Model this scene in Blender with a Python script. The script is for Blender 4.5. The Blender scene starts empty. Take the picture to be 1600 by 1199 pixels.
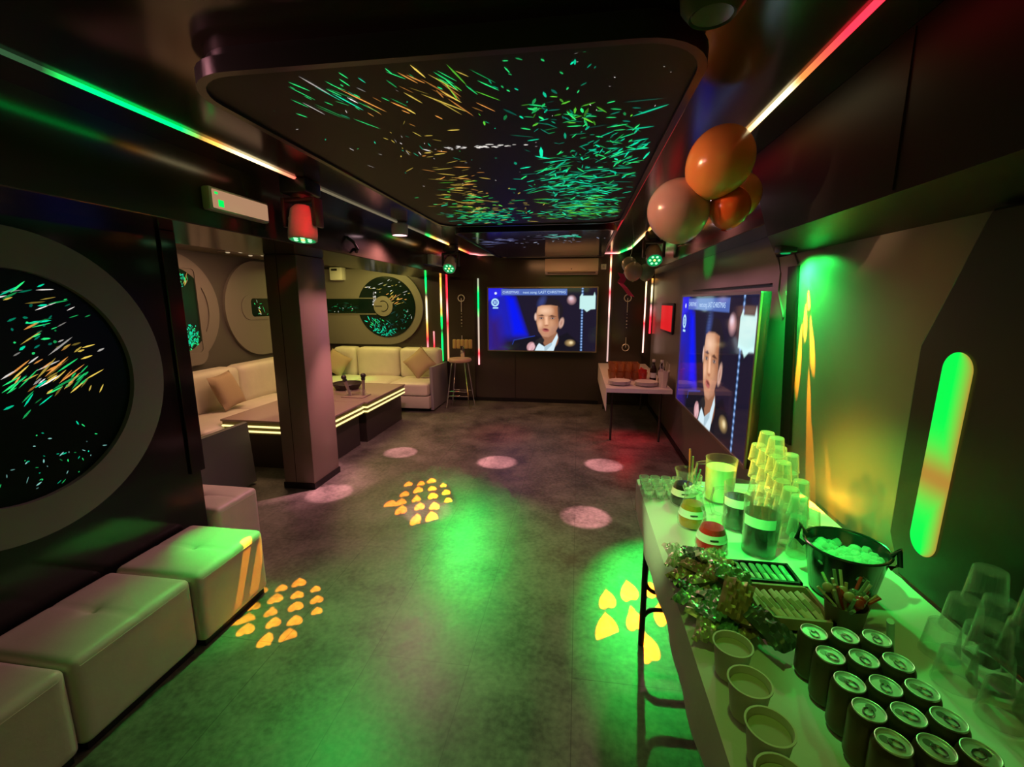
import bpy, bmesh, math, random
import numpy as np
from mathutils import Vector, Matrix, Euler
PI = math.pi
R = math.radians
S = bpy.context.scene
COL = S.collection

# ------------------------------------------------------------------ materials
MATS = {}
def mat(name, color=(.5, .5, .5), rough=.5, metal=0., spec=.5, coat=0., noise=None, bump=None, sub=0.):
    if name in MATS: return MATS[name]
    m = bpy.data.materials.new(name); m.use_nodes = True
    nt = m.node_tree; b = nt.nodes['Principled BSDF']
    b.inputs['Base Color'].default_value = (*color, 1)
    b.inputs['Roughness'].default_value = rough
    b.inputs['Metallic'].default_value = metal
    b.inputs['Specular IOR Level'].default_value = spec
    b.inputs['Coat Weight'].default_value = coat
    b.inputs['Coat Roughness'].default_value = .06
    if sub:
        b.inputs['Subsurface Weight'].default_value = sub
        b.inputs['Subsurface Radius'].default_value = (.05, .03, .02)
    if noise or bump:
        tc = nt.nodes.new('ShaderNodeTexCoord')
    if noise:                               # (scale, amount)
        n = nt.nodes.new('ShaderNodeTexNoise'); n.inputs['Scale'].default_value = noise[0]; n.inputs['Detail'].default_value = 6
        nt.links.new(tc.outputs['Object'], n.inputs['Vector'])
        r = nt.nodes.new('ShaderNodeValToRGB')
        a = noise[1]
        r.color_ramp.elements[0].position = .3; r.color_ramp.elements[1].position = .7
        r.color_ramp.elements[0].color = (*[max(0, c*(1-a)) for c in color], 1)
        r.color_ramp.elements[1].color = (*[c*(1+a) for c in color], 1)
        nt.links.new(n.outputs['Fac'], r.inputs['Fac']); nt.links.new(r.outputs['Color'], b.inputs['Base Color'])
    if bump:                                # (scale, strength)
        n = nt.nodes.new('ShaderNodeTexNoise'); n.inputs['Scale'].default_value = bump[0]; n.inputs['Detail'].default_value = 4
        nt.links.new(tc.outputs['Object'], n.inputs['Vector'])
        bp = nt.nodes.new('ShaderNodeBump'); bp.inputs['Strength'].default_value = bump[1]; bp.inputs['Distance'].default_value = .01
        nt.links.new(n.outputs['Fac'], bp.inputs['Height']); nt.links.new(bp.outputs['Normal'], b.inputs['Normal'])
    MATS[name] = m
    return m

def emat(name, color, strength=1., gloss=0.):
    """something that gives off light; gloss adds the clear front glass of a screen"""
    if name in MATS: return MATS[name]
    m = bpy.data.materials.new(name); m.use_nodes = True
    nt = m.node_tree; b = nt.nodes['Principled BSDF']
    b.inputs['Base Color'].default_value = (.01, .01, .01, 1)
    b.inputs['Roughness'].default_value = .06 if gloss else .4
    b.inputs['Specular IOR Level'].default_value = .5 if gloss else .1
    if color == 'attr':
        a = nt.nodes.new('ShaderNodeAttribute'); a.attribute_name = 'Col'
        nt.links.new(a.outputs['Color'], b.inputs['Emission Color'])
    else:
        b.inputs['Emission Color'].default_value = (*color, 1)
    b.inputs['Emission Strength'].default_value = strength
    MATS[name] = m
    return m

def clear(name, tint=(1, 1, 1), body=.1, bodycol=(.8, .85, .8), rough=.03, edge=.5):
    """thin clear plastic or glass: see-through with a mirror-like sheen and a little body"""
    if name in MATS: return MATS[name]
    m = bpy.data.materials.new(name); m.use_nodes = True
    nt = m.node_tree; nt.nodes.clear()
    out = nt.nodes.new('ShaderNodeOutputMaterial')
    tr = nt.nodes.new('ShaderNodeBsdfTransparent'); tr.inputs[0].default_value = (*tint, 1)
    gl = nt.nodes.new('ShaderNodeBsdfGlossy'); gl.inputs['Roughness'].default_value = rough
    lay = nt.nodes.new('ShaderNodeLayerWeight'); lay.inputs[0].default_value = .5
    pw = nt.nodes.new('ShaderNodeMath'); pw.operation = 'POWER'; pw.inputs[1].default_value = 4.; nt.links.new(lay.outputs['Facing'], pw.inputs[0])
    lw = nt.nodes.new('ShaderNodeMath'); lw.operation = 'MULTIPLY_ADD'; lw.inputs[1].default_value = .55; lw.inputs[2].default_value = .05; nt.links.new(pw.outputs[0], lw.inputs[0])
    p2 = nt.nodes.new('ShaderNodeMath'); p2.operation = 'POWER'; p2.inputs[1].default_value = 2.5; nt.links.new(lay.outputs['Facing'], p2.inputs[0])
    bf = nt.nodes.new('ShaderNodeMath'); bf.operation = 'MULTIPLY_ADD'; bf.inputs[1].default_value = edge; bf.inputs[2].default_value = body; nt.links.new(p2.outputs[0], bf.inputs[0])
    df = nt.nodes.new('ShaderNodeBsdfTranslucent'); df.inputs[0].default_value = (*bodycol, 1)
    d2 = nt.nodes.new('ShaderNodeBsdfDiffuse'); d2.inputs[0].default_value = (*bodycol, 1)
    ad = nt.nodes.new('ShaderNodeMixShader'); ad.inputs[0].default_value = .5
    nt.links.new(df.outputs[0], ad.inputs[1]); nt.links.new(d2.outputs[0], ad.inputs[2])
    m1 = nt.nodes.new('ShaderNodeMixShader'); nt.links.new(bf.outputs[0], m1.inputs[0])
    nt.links.new(tr.outputs[0], m1.inputs[1]); nt.links.new(ad.outputs[0], m1.inputs[2])
    m2 = nt.nodes.new('ShaderNodeMixShader')
    nt.links.new(lw.outputs[0], m2.inputs[0]); nt.links.new(m1.outputs[0], m2.inputs[1]); nt.links.new(gl.outputs[0], m2.inputs[2])
    nt.links.new(m2.outputs[0], out.inputs[0])
    MATS[name] = m
    return m

def floor_mat():
    m = bpy.data.materials.new('stone_vinyl'); m.use_nodes = True
    nt = m.node_tree; N = nt.nodes; L = nt.links; b = N['Principled BSDF']
    tc = N.new('ShaderNodeTexCoord')
    br = N.new('ShaderNodeTexBrick')
    mp = N.new('ShaderNodeMapping'); mp.inputs['Location'].default_value = (-.16, .28, 0); mp.inputs['Rotation'].default_value = (0, 0, R(90))
    L.new(tc.outputs['Object'], mp.inputs['Vector']); L.new(mp.outputs[0], br.inputs['Vector'])
    br.inputs['Scale'].default_value = 1; br.inputs['Mortar Size'].default_value = .002
    br.inputs['Brick Width'].default_value = 1.8; br.inputs['Row Height'].default_value = .47
    br.inputs['Color1'].default_value = (1, 1, 1, 1); br.inputs['Color2'].default_value = (.94, .94, .94, 1); br.inputs['Mortar'].default_value = (.5, .5, .5, 1)
    n1 = N.new('ShaderNodeTexNoise'); n1.inputs['Scale'].default_value = 3.2; n1.inputs['Detail'].default_value = 10; n1.inputs['Roughness'].default_value = .65
    n2 = N.new('ShaderNodeTexNoise'); n2.inputs['Scale'].default_value = 38; n2.inputs['Detail'].default_value = 4
    L.new(tc.outputs['Object'], n1.inputs['Vector']); L.new(tc.outputs['Object'], n2.inputs['Vector'])
    ad = N.new('ShaderNodeMath'); ad.operation = 'MULTIPLY_ADD'; ad.inputs[1].default_value = .45
    L.new(n2.outputs['Fac'], ad.inputs[0]); L.new(n1.outputs['Fac'], ad.inputs[2])
    r = N.new('ShaderNodeValToRGB'); r.color_ramp.elements[0].position = .54; r.color_ramp.elements[1].position = .92
    r.color_ramp.elements[0].color = (.040, .038, .033, 1); r.color_ramp.elements[1].color = (.19, .18, .155, 1)
    L.new(ad.outputs[0], r.inputs['Fac'])
    mx = N.new('ShaderNodeMixRGB'); mx.blend_type = 'MULTIPLY'; mx.inputs[0].default_value = 1
    L.new(r.outputs[0], mx.inputs[1]); L.new(br.outputs['Color'], mx.inputs[2]); L.new(mx.outputs[0], b.inputs['Base Color'])
    r2 = N.new('ShaderNodeMapRange'); r2.inputs['To Min'].default_value = .3; r2.inputs['To Max'].default_value = .5
    L.new(n1.outputs['Fac'], r2.inputs['Value']); L.new(r2.outputs[0], b.inputs['Roughness'])
    bp = N.new('ShaderNodeBump'); bp.inputs['Strength'].default_value = .25; bp.inputs['Distance'].default_value = .004
    L.new(ad.outputs[0], bp.inputs['Height']); L.new(bp.outputs[0], b.inputs['Normal'])
    return m

BLACKGLOSS = mat('black_gloss', (.010, .010, .012), .13, spec=.5)
CEIL = mat('ceiling_lacquer', (.030, .023, .016), .16, spec=.5)
PANELBLK = mat('panel_black', (.008, .008, .008), .25)
LACQ = mat('grey_lacquer', (.16, .145, .135), .28, noise=(2., .08))
WALLR = mat('wall_satin', (.17, .155, .14), .30, noise=(1.5, .1))
WALLF = mat('wall_brown_gloss', (.045, .036, .030), .18)
MATBLACK = mat('matt_black', (.007, .006, .006), .45, spec=.3)
GREYP = mat('grey_panel', (.17, .15, .135), .5)
GREYD = mat('dark_grey_wall', (.075, .065, .06), .55)
CREAM = mat('cream_leather', (.68, .62, .54), .42, noise=(9, .04), bump=(60, .06))
CUSHION = mat('tan_cushion', (.42, .30, .20), .7, bump=(90, .2))
ARMG = mat('grey_upholstery', (.26, .25, .27), .5, bump=(40, .05))
CHROME = mat('chrome', (.75, .75, .76), .12, metal=1.)
STEEL = mat('brushed_steel', (.55, .55, .56), .3, metal=1.)
WHITEP = mat('white_plastic', (.72, .70, .66), .4)
GREYPL = mat('pale_grey_plastic', (.5, .5, .48), .35)
DARKPL = mat('dark_plastic', (.02, .02, .02), .35)
CLOTH = mat('white_cloth', (.62, .62, .58), .75, bump=(14, .25))
WOOD = mat('light_wood', (.36, .24, .13), .55, noise=(12, .2))
PAPER = mat('paper_cup', (.60, .57, .48), .6)
LABEL = mat('paper_label', (.70, .70, .66), .6)
INK = mat('printed_ink', (.03, .03, .03), .6)
CLEAR = clear('clear_plastic', (.98, .98, .97), .09, (.9, .9, .85), edge=.65)
CLEARD = clear('clear_glass', (.98, .985, .98), .015, rough=.02, edge=.45)

# ------------------------------------------------------------------ mesh builder
class M:
    def __init__(s): s.bm = bmesh.new(); s.col = None
    def _add(s, bm, mtx=None):
        if mtx is not None: bm.transform(mtx)
        me = bpy.data.meshes.new('tmp'); bm.to_mesh(me); bm.free()
        s.bm.from_mesh(me); bpy.data.meshes.remove(me); return s
    def box(s, lo, hi, bev=0., seg=2, mtx=None):
        bm = bmesh.new(); bmesh.ops.create_cube(bm, size=1)
        c = [(a+b)/2 for a, b in zip(lo, hi)]; d = [abs(b-a) for a, b in zip(lo, hi)]
        bm.transform(Matrix.Translation(c) @ Matrix.Diagonal((*d, 1)))
        if bev: bmesh.ops.bevel(bm, geom=bm.edges[:], offset=bev, segments=seg, profile=.5, affect='EDGES', clamp_overlap=True)
        return s._add(bm, mtx)
    def cyl(s, p0, p1, r0, r1=None, n=16):
        r1 = r0 if r1 is None else r1
        p0 = Vector(p0); p1 = Vector(p1); d = p1-p0
        bm = bmesh.new(); bmesh.ops.create_cone(bm, cap_ends=True, segments=n, radius1=r0, radius2=r1, depth=d.length)
        q = Vector((0, 0, 1)).rotation_difference(d.normalized())
        return s._add(bm, Matrix.Translation((p0+p1)/2) @ q.to_matrix().to_4x4())
    def lathe(s, prof, c=(0, 0, 0), n=24, rib=0., mtx=None):
        bm = bmesh.new(); rings = []
        for r, z in prof:
            if r < 1e-6: rings.append([bm.verts.new((0, 0, z))]); continue
            rings.append([bm.verts.new(((r*(1+rib*(i % 2)))*math.cos(2*PI*i/n), (r*(1+rib*(i % 2)))*math.sin(2*PI*i/n), z)) for i in range(n)])
        for a, b in zip(rings, rings[1:]):
            for i in range(n):
                j = (i+1) % n
                if len(a) == 1 and len(b) == 1: continue
                if len(a) == 1: bm.faces.new((a[0], b[j], b[i]))
                elif len(b) == 1: bm.faces.new((a[i], a[j], b[0]))
                else: bm.faces.new((a[i], a[j], b[j], b[i]))
        bmesh.ops.recalc_face_normals(bm, faces=bm.faces[:])
        return s._add(bm, Matrix.Translation(c) @ (mtx if mtx is not None else Matrix.Identity(4)))
    def prism(s, poly, depth, mtx, bev=0.):
        """polygon in local xy, extruded along local z by depth, placed by mtx"""
        bm = bmesh.new(); f = bm.faces.new([bm.verts.new((x, y, 0)) for x, y in poly])
        g = bmesh.ops.extrude_face_region(bm, geom=[f])
        for v in [v for v in g['geom'] if isinstance(v, bmesh.types.BMVert)]: v.co.z += depth
        bmesh.ops.recalc_face_normals(bm, faces=bm.faces[:])
        if bev: bmesh.ops.bevel(bm, geom=[e for e in bm.edges if abs(e.verts[0].co.z-e.verts[1].co.z) < 1e-6], offset=bev, segments=2, profile=.5, affect='EDGES', clamp_overlap=True)
        return s._add(bm, mtx)
    def ringplate(s, outer, inner, depth, mtx):
        """flat ring between two outlines with equal point counts"""
        bm = bmesh.new(); n = len(outer)
        vs = [[bm.verts.new((x, y, z)) for x, y in o] for o, z in ((outer, 0), (inner, 0), (inner, depth), (outer, depth))]
        for k in range(4):
            a = vs[k]; b = vs[(k+1) % 4]
            for i in range(n): bm.faces.new((a[i], a[(i+1) % n], b[(i+1) % n], b[i]))
        bmesh.ops.recalc_face_normals(bm, faces=bm.faces[:])
        return s._add(bm, mtx)
    def tube(s, pts, r, n=8, closed=False):
        pts = [Vector(p) for p in pts]; bm = bmesh.new(); rings = []
        N = len(pts); up = Vector((0, 0, 1))
        for i, p in enumerate(pts):
            a = pts[(i-1) % N] if (closed or i > 0) else p
            b = pts[(i+1) % N] if (closed or i < N-1) else p
            t = (b-a).normalized(); u = up if abs(t.dot(up)) < .95 else Vector((1, 0, 0))
            x = t.cross(u).normalized(); y = t.cross(x).normalized()
            rr = r[i] if isinstance(r, (list, tuple)) else r
            rings.append([bm.verts.new(p + x*rr*math.cos(2*PI*k/n) + y*rr*math.sin(2*PI*k/n)) for k in range(n)])
        pairs = list(zip(rings, rings[1:])) + ([(rings[-1], rings[0])] if closed else [])
        for a, b in pairs:
            for k in range(n): bm.faces.new((a[k], a[(k+1) % n], b[(k+1) % n], b[k]))
        if not closed:
            bm.faces.new(rings[0][::-1]); bm.faces.new(rings[-1])
        bmesh.ops.recalc_face_normals(bm, faces=bm.faces[:])
        return s._add(bm)
    def sph(s, c, r, sc=(1, 1, 1), n=24, mtx=None):
        bm = bmesh.new(); bmesh.ops.create_uvsphere(bm, u_segments=n, v_segments=n//2, radius=r)
        return s._add(bm, Matrix.Translation(c) @ (mtx if mtx is not None else Matrix.Identity(4)) @ Matrix.Diagonal((*sc, 1)))
    def cushion(s, lo, hi, bev=.05, puff=.02, sub=2, tuft=False):
        """a soft upholstered block: rounded, slightly domed, with an optional tufted dimple"""
        bm = bmesh.new(); bmesh.ops.create_cube(bm, size=1)
        c = Vector([(a+b)/2 for a, b in zip(lo, hi)]); d = Vector([abs(b-a) for a, b in zip(lo, hi)])
        bmesh.ops.subdivide_edges(bm, edges=bm.edges[:], cuts=(29 if tuft else 9), use_grid_fill=True)
        for v in bm.verts:
            q = v.co*2
            p = Vector((q.x*d.x/2, q.y*d.y/2, q.z*d.z/2))
            h = d/2
            inner = Vector([max(-h[i]+bev, min(h[i]-bev, p[i])) for i in range(3)])
            off = p-inner
            if off.length > 1e-9:
                cnt = sum(1 for i in range(3) if abs(off[i]) > 1e-9)
                if cnt > 1: p = inner + off.normalized()*min(off.length, bev)
            dome = (1-q.x*q.x)*(1-q.y*q.y)
            if q.z > .99: p.z += puff*dome
            if tuft and q.z > .99:
                p.z -= .026*math.exp(-math.hypot(q.x, q.y)*7) + .006*math.exp(-abs(q.y)*26)*(1-abs(q.x)*.5)
            v.co = p + c
        bmesh.ops.recalc_face_normals(bm, faces=bm.faces[:])
        return s._add(bm)
    def build(s, name, m, parent=None, angle=38, smooth=True, colors=None, doubles=True):
        bm = s.bm
        if doubles and colors is None: bmesh.ops.remove_doubles(bm, verts=bm.verts[:], dist=1e-5)
        if parent is None:
            xs = [v.co for v in bm.verts]
            L = Vector(((min(v.x for v in xs)+max(v.x for v in xs))/2, (min(v.y for v in xs)+max(v.y for v in xs))/2, min(v.z for v in xs)))
        else:
            L = world_loc(parent)
        for v in bm.verts: v.co -= L
        me = bpy.data.meshes.new(name); bm.to_mesh(me); bm.free()
        me.materials.append(m)
        if smooth:
            for p in me.polygons: p.use_smooth = True
            me.set_sharp_from_angle(angle=R(angle))
        if colors is not None:
            at = me.color_attributes.new('Col', 'FLOAT_COLOR', 'POINT')
            at.data.foreach_set('color', np.asarray(colors, dtype=np.float32).ravel())
        o = bpy.data.objects.new(name, me); COL.objects.link(o)
        if parent is None: o.location = L
        else: o.parent = parent
        return o

def world_loc(o):
    L = Vector(o.location)
    while o.parent: o = o.parent; L = L + Vector(o.location)
    return L
def tag(o, label, cat, group=None):
    o['label'] = label; o['category'] = cat
    if group: o['group'] = group
    return o
def thing(name, label, cat, loc=(0, 0, 0), group=None):
    o = bpy.data.objects.new(name, None); COL.objects.link(o); o.location = loc; o.empty_display_size = .1
    return tag(o, label, cat, group)
def struct(o, label=None):
    o['kind'] = 'structure'
    if label: o['label'] = label
    return o
def copy_tree(o, parent=None):
    c = o.copy(); COL.objects.link(c); c.parent = parent
    for ch in list(o.children): copy_tree(ch, c)
    return c
def dup(o, loc, label, group=None, rz=None):
    c = copy_tree(o); c.location = loc; c['label'] = label
    if group: c['group'] = group
    if rz is not None: c.rotation_euler = (0, 0, rz)
    return c
def frame(o, x, y, z):
    """matrix with origin o and given local axes"""
    x, y, z = Vector(x), Vector(y), Vector(z)
    return Matrix(((x.x, y.x, z.x, o[0]), (x.y, y.y, z.y, o[1]), (x.z, y.z, z.z, o[2]), (0, 0, 0, 1)))
def FX(x): return frame((x, 0, 0), (0, 1, 0), (0, 0, 1), (1, 0, 0))      # local (y,z) on a wall facing +X
def FXn(x): return frame((x, 0, 0), (0, 1, 0), (0, 0, 1), (-1, 0, 0))    # same outline, extruding towards -X
def FY(y): return frame((0, y, 0), (1, 0, 0), (0, 0, 1), (0, -1, 0))     # local (x,z) on a wall facing -Y
def FZn(z): return frame((0, 0, z), (1, 0, 0), (0, 1, 0), (0, 0, -1))    # local (x,y) extruding downwards
def circ(cx, cy, r, n=64, r2=None): return [(cx+r*math.cos(2*PI*i/n), cy+(r2 or r)*math.sin(2*PI*i/n)) for i in range(n)]
def rrect(x0, y0, x1, y1, r, n=8):
    out = []
    for cx, cy, a in ((x1-r, y1-r, 0), (x0+r, y1-r, 90), (x0+r, y0+r, 180), (x1-r, y0+r, 270)):
        for i in range(n+1): out.append((cx+r*math.cos(R(a+90*i/n)), cy+r*math.sin(R(a+90*i/n))))
    return out

# ------------------------------------------------------------------ camera
cam = bpy.data.cameras.new('camera'); co = bpy.data.objects.new('camera', cam); COL.objects.link(co)
cam.sensor_width = 36; cam.lens = 36*700/1600; cam.clip_start = .02
co.location = (0, 0, 1.65); co.rotation_euler = (R(90-10.481), 0, R(8.312))
S.camera = co

# ------------------------------------------------------------------ room shell
FAR = 7.2; BACK = -1.6; WL = -2.2; WR = 1.13; AL = -4.3; ZC = 2.36; ZS = 2.02; FL = -1.88; FR = .92
struct(M().box((AL-.1, BACK-.1, -.1), (WR+.1, FAR+.1, 0)).build('floor', floor_mat(), smooth=False))
struct(M().box((FL, BACK-.1, ZC), (WR+.1, FAR+.1, ZC+.1)).build('ceiling', CEIL, smooth=False))
struct(M().box((AL-.1, 2.24, 2.2), (-2.62, FAR+.1, 2.3)).build('ceiling_recess', mat('recess_ceiling', (.10, .08, .055), .4), smooth=False))
struct(M().box((AL-.1, FAR, 0), (WR+.1, FAR+.1, ZC)).build('wall_far', WALLF, smooth=False))
struct(M().box((WR, BACK-.1, 0), (WR+.1, FAR+.1, ZC)).build('wall_right', WALLR, smooth=False))
wl = M().box((WL-.12, BACK-.1, 0), (WL, 2.235, 2.06))
wl.box((WL-.02, 2.16, .66), (WL+.015, 2.255, ZS), .004)
struct(wl.build('wall_left', BLACKGLOSS, smooth=False))
struct(M().box((AL-.1, 2.24, 0), (AL, FAR+.1, 2.25)).build('wall_recess', GREYD, smooth=False))
struct(M().box((AL-.1, 2.1, 0), (WL-.12, 2.24, 2.25)).build('wall_recess_near', GREYD, smooth=False))
struct(M().box((AL-.1, BACK-.2, 0), (WR+.1, BACK-.1, ZC)).build('wall_back', MATBLACK, smooth=False))
# fascia beams along both sides (boxed soffits with a lacquered skin)
struct(M().box((-2.62, BACK-.1, ZS), (FL, FAR-.001, ZC+.02), .004, 1).build('trim_1', CEIL, smooth=False), 'left ceiling beam')
struct(M().box((FR, 2.3, ZS+.01), (WR-.001, FAR-.001, ZC+.001), .004, 1).build('trim_2', CEIL, smooth=False), 'right ceiling beam')
# deeper matt black boxed section over the drinks table, its far end cut on the slant
bm = bmesh.new()
sec = lambda y0, y1, y2: [bm.verts.new(p) for p in ((.85, y0, ZC-.001), (.85, y1, 1.94), (WR-.001, y2, 1.895), (WR-.001, y2, ZC-.001))]
ss = [sec(BACK-.09, BACK-.09, BACK-.09), sec(1.45, 1.45, 1.45), sec(2.62, 2.29, 2.88)]
for a, b in zip(ss, ss[1:]):
    for i in range(4): bm.faces.new((a[i], a[(i+1) % 4], b[(i+1) % 4], b[i]))
bm.faces.new(ss[0]); bm.faces.new(ss[-1][::-1]); bmesh.ops.recalc_face_normals(bm, faces=bm.faces[:])
m_ = M(); m_._add(bm); m_.box((.846, 1.447, 1.95), (.851, 1.453, ZC-.01))
struct(m_.build('trim_3', MATBLACK, smooth=False), 'black boxed section of the right ceiling beam')
struct(M().box((-2.1, FAR-.012, 0), (.35, FAR-.001, .06)).build('baseboard_far', MATBLACK, smooth=False))
struct(M().box((WR-.012, 1.7, 0), (WR-.001, FAR-.02, .06)).build('baseboard_right', MATBLACK, smooth=False))
# dark return wall beside the sofa at the far end, seams on the far wall
struct(M().box((-2.1, FAR-.03, .06), (-1.66, FAR-.001, 1.98), .003, 1).build('trim_4', WALLF, smooth=False), 'glossy brown wall panel behind the bar stool')
struct(M().box((.52, FAR-.03, .06), (1.0, FAR-.001, 1.98), .003, 1).build('trim_5', WALLF, smooth=False), 'glossy brown wall panel behind the serving table')
struct(M().box((-1.0, FAR-.006, .06), (-.994, FAR-.001, .86)).build('trim_6', MATBLACK, smooth=False), 'panel seam')
# groove and raised chevron on the right wall
struct(M().prism([(2.45, .90), (2.56, .90), (2.69, 1.83), (2.58, 1.83)], .012, FXn(WR-.001)).build('trim_7', MATBLACK, smooth=False), 'dark upright groove in right wall')
ch = M()
for a, b in (((2.86, 1.90), (2.80, 1.80)), ((2.80, 1.80), (2.80, 1.70)), ((2.80, 1.70), (2.70, 1.56)), ((2.70, 1.56), (2.67, 1.66)), ((2.67, 1.66), (2.70, 1.70)), ((2.66, 1.90), (2.60, 1.84))):
    ch.tube([(WR-.003, *a), (WR-.003, *b)], .005, 6)
struct(ch.build('trim_8', WALLR), 'raised chevron moulding on right wall')
struct(M().box((WR-.012, 2.9, 1.745), (WR-.001, 4.75, 1.752)).build('trim_9', MATBLACK, smooth=False), 'thin dark line above right screen')

# pillar
p = M().box((-2.56, 3.45, .05), (-2.27, 3.87, ZS), .012, 2)
pil = struct(p.build('pillar', mat('pillar_laminate', (.20, .155, .125), .3)), 'square floor to soffit pillar')
struct(M().box((-2.565, 3.445, 0), (-2.265, 3.875, .055)).build('pillar_skirting', MATBLACK, pil, smooth=False))
struct(M().box((-2.445, 3.4485, .06), (-2.441, 3.4505, ZS-.01)).build('pillar_seam', MATBLACK, pil, smooth=False))

# black end panel with an illuminated slot on the right wall
pan = thing('light_panel', 'black chamfered wall panel with a glowing pill shaped slot, right of the drinks table', 'wall light', (1.1, 1.3, .75))
poly = [(1.437, 1.86), (1.597, 1.51), (1.597, .87), (1.53, .752), (.9, .752), (.9, 1.89), (1.42, 1.89)]
M().prism(poly, .05, FXn(WR-.002), .008).build('panel', mat('panel_satin', (.025, .022, .02), .35), pan, smooth=False)
n = 24
slot = [(1.424+.054*math.cos(PI*i/n) + .010, 1.452+.054*math.sin(PI*i/n)) for i in range(n+1)] + [(1.437-.054*math.cos(PI*i/n)+.010, .925-.054*math.sin(PI*i/n)) for i in range(n+1)]
bm = bmesh.new(); nz, ny = 96, 9; cols = []
grid = []
for j in range(nz+1):
    f_ = j/nz; z = .871 + (1.506-.871)*(f_ if .12 < f_ < .88 else (.12*(1-math.cos(PI/2*f_/.12)) if f_ <= .12 else 1-.12*(1-math.cos(PI/2*(1-f_)/.12))))
    t = (z-.925)/(1.452-.925); cy = 1.447 + (1.434-1.447)*max(0, min(1, t))
    dz = max(0, .925-z, z-1.452); hw = math.sqrt(max(1e-8, .054**2-dz*dz))
    row = []
    for i in range(ny+1):
        u = i/ny; row.append(bm.verts.new((1.074, cy+hw*(1-2*u), z)))
        # painted band order seen in the photo: green, amber, green, with an amber near edge
        v = (z-.871)/(1.506-.871)
        g = np.array((.0, 1.0, .08)); a = np.array((.62, .33, .05))
        amb = max(math.exp(-((v-.40)/.12)**2), (max(0, (u-.45)/.55))**1.5*.95)
        c = g*(1-amb) + a*amb*.75
        cols.append((*c, 1))
    grid.append(row)
for j in range(nz):
    for i in range(ny): bm.faces.new((grid[j][i], grid[j][i+1], grid[j+1][i+1], grid[j+1][i]))
bmesh.ops.recalc_face_normals(bm, faces=bm.faces[:])
q = M(); q.bm = bm; q.build('slot_lamp', emat('slot_glow', 'attr', 1.0), pan, smooth=False, colors=cols)

# ------------------------------------------------------------------ strokes shown on the light screens
def strokes(specs, mapper, seed, thin=.72):
    """specs: list of (centre, spread, angle, jitter, (len), (wid), [colours], n); returns bmesh + colours"""
    rg = random.Random(seed); bm = bmesh.new(); cols = []
    for (c, sp, ang, jit, ln, wd, pal, cnt) in specs:
        for _ in range(cnt):
            x = rg.gauss(c[0], sp[0]); y = rg.gauss(c[1], sp[1])
            a = (math.atan2(y-ang[1], x-ang[0]) if isinstance(ang, tuple) else R(ang)) + R(rg.gauss(0, jit))
            l = rg.uniform(*ln)*rg.choice((.5, .8, 1.1)); w = rg.uniform(*wd)*thin; k = rg.choice(pal); g = rg.uniform(.12, 1.)
            pts = [(-.5, 0), (-.15, -.5), (.3, -.35), (.5, 0), (.3, .35), (-.15, .5)]
            vs = []
            ok = True
            for (px, py) in pts:
                X = x + px*l*math.cos(a) - py*w*math.sin(a); Y = y + px*l*math.sin(a) + py*w*math.cos(a)
                p3 = mapper(X, Y)
                if p3 is None: ok = False; break
                vs.append(p3)
            if not ok: continue
            bm.faces.new([bm.verts.new(p) for p in vs]); cols += [(k[0]*g, k[1]*g, k[2]*g, 1)]*6
    q = M(); q.bm = bm
    return q, cols
GRN = (.02, .75, .18); TEAL = (.0, .70, .36); ORG = (.75, .30, .06); YEL = (.70, .50, .08); WHT = (.8, .75, .7); DTEAL = (0, .16, .10); LIME = (.15, .8, .05)
SCREENGLOW = emat('screen_image', 'attr', 1.35)

# ceiling light panels -------------------------------------------------------
def ceiling_panel(label, x0, y0, x1, y1, r, specs, seed, base):
    t = thing('ceiling_panel', label, 'ceiling panel', ((x0+x1)/2, (y0+y1)/2, 2.28))
    o = rrect(x0, y0, x1, y1, r); i = rrect(x0+.025, y0+.025, x1-.025, y1-.025, r-.025)
    f = M(); f.ringplate(o, i, -.045, frame((0, 0, 2.28), (1, 0, 0), (0, 1, 0), (0, 0, -1)))
    f.prism(rrect(x0+.03, y0+.03, x1-.03, y1-.03, r-.03), .035, frame((0, 0, 2.325), (1, 0, 0), (0, 1, 0), (0, 0, 1)))
    f.build('frame', mat('panel_frame', (.012, .011, .011), .3), t)
    sc = M().prism(i, .02, frame((0, 0, 2.29), (1, 0, 0), (0, 1, 0), (0, 0, 1))).build('screen', base, t, smooth=False)
    ins = lambda X, Y: (X, Y, 2.2885) if (x0+.04 < X < x1-.04 and y0+.05 < Y < y1-.05) else None
    q, c = strokes(specs, ins, seed)
    q.build('screen_image', SCREENGLOW, sc, smooth=False, colors=c)
    return t
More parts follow.
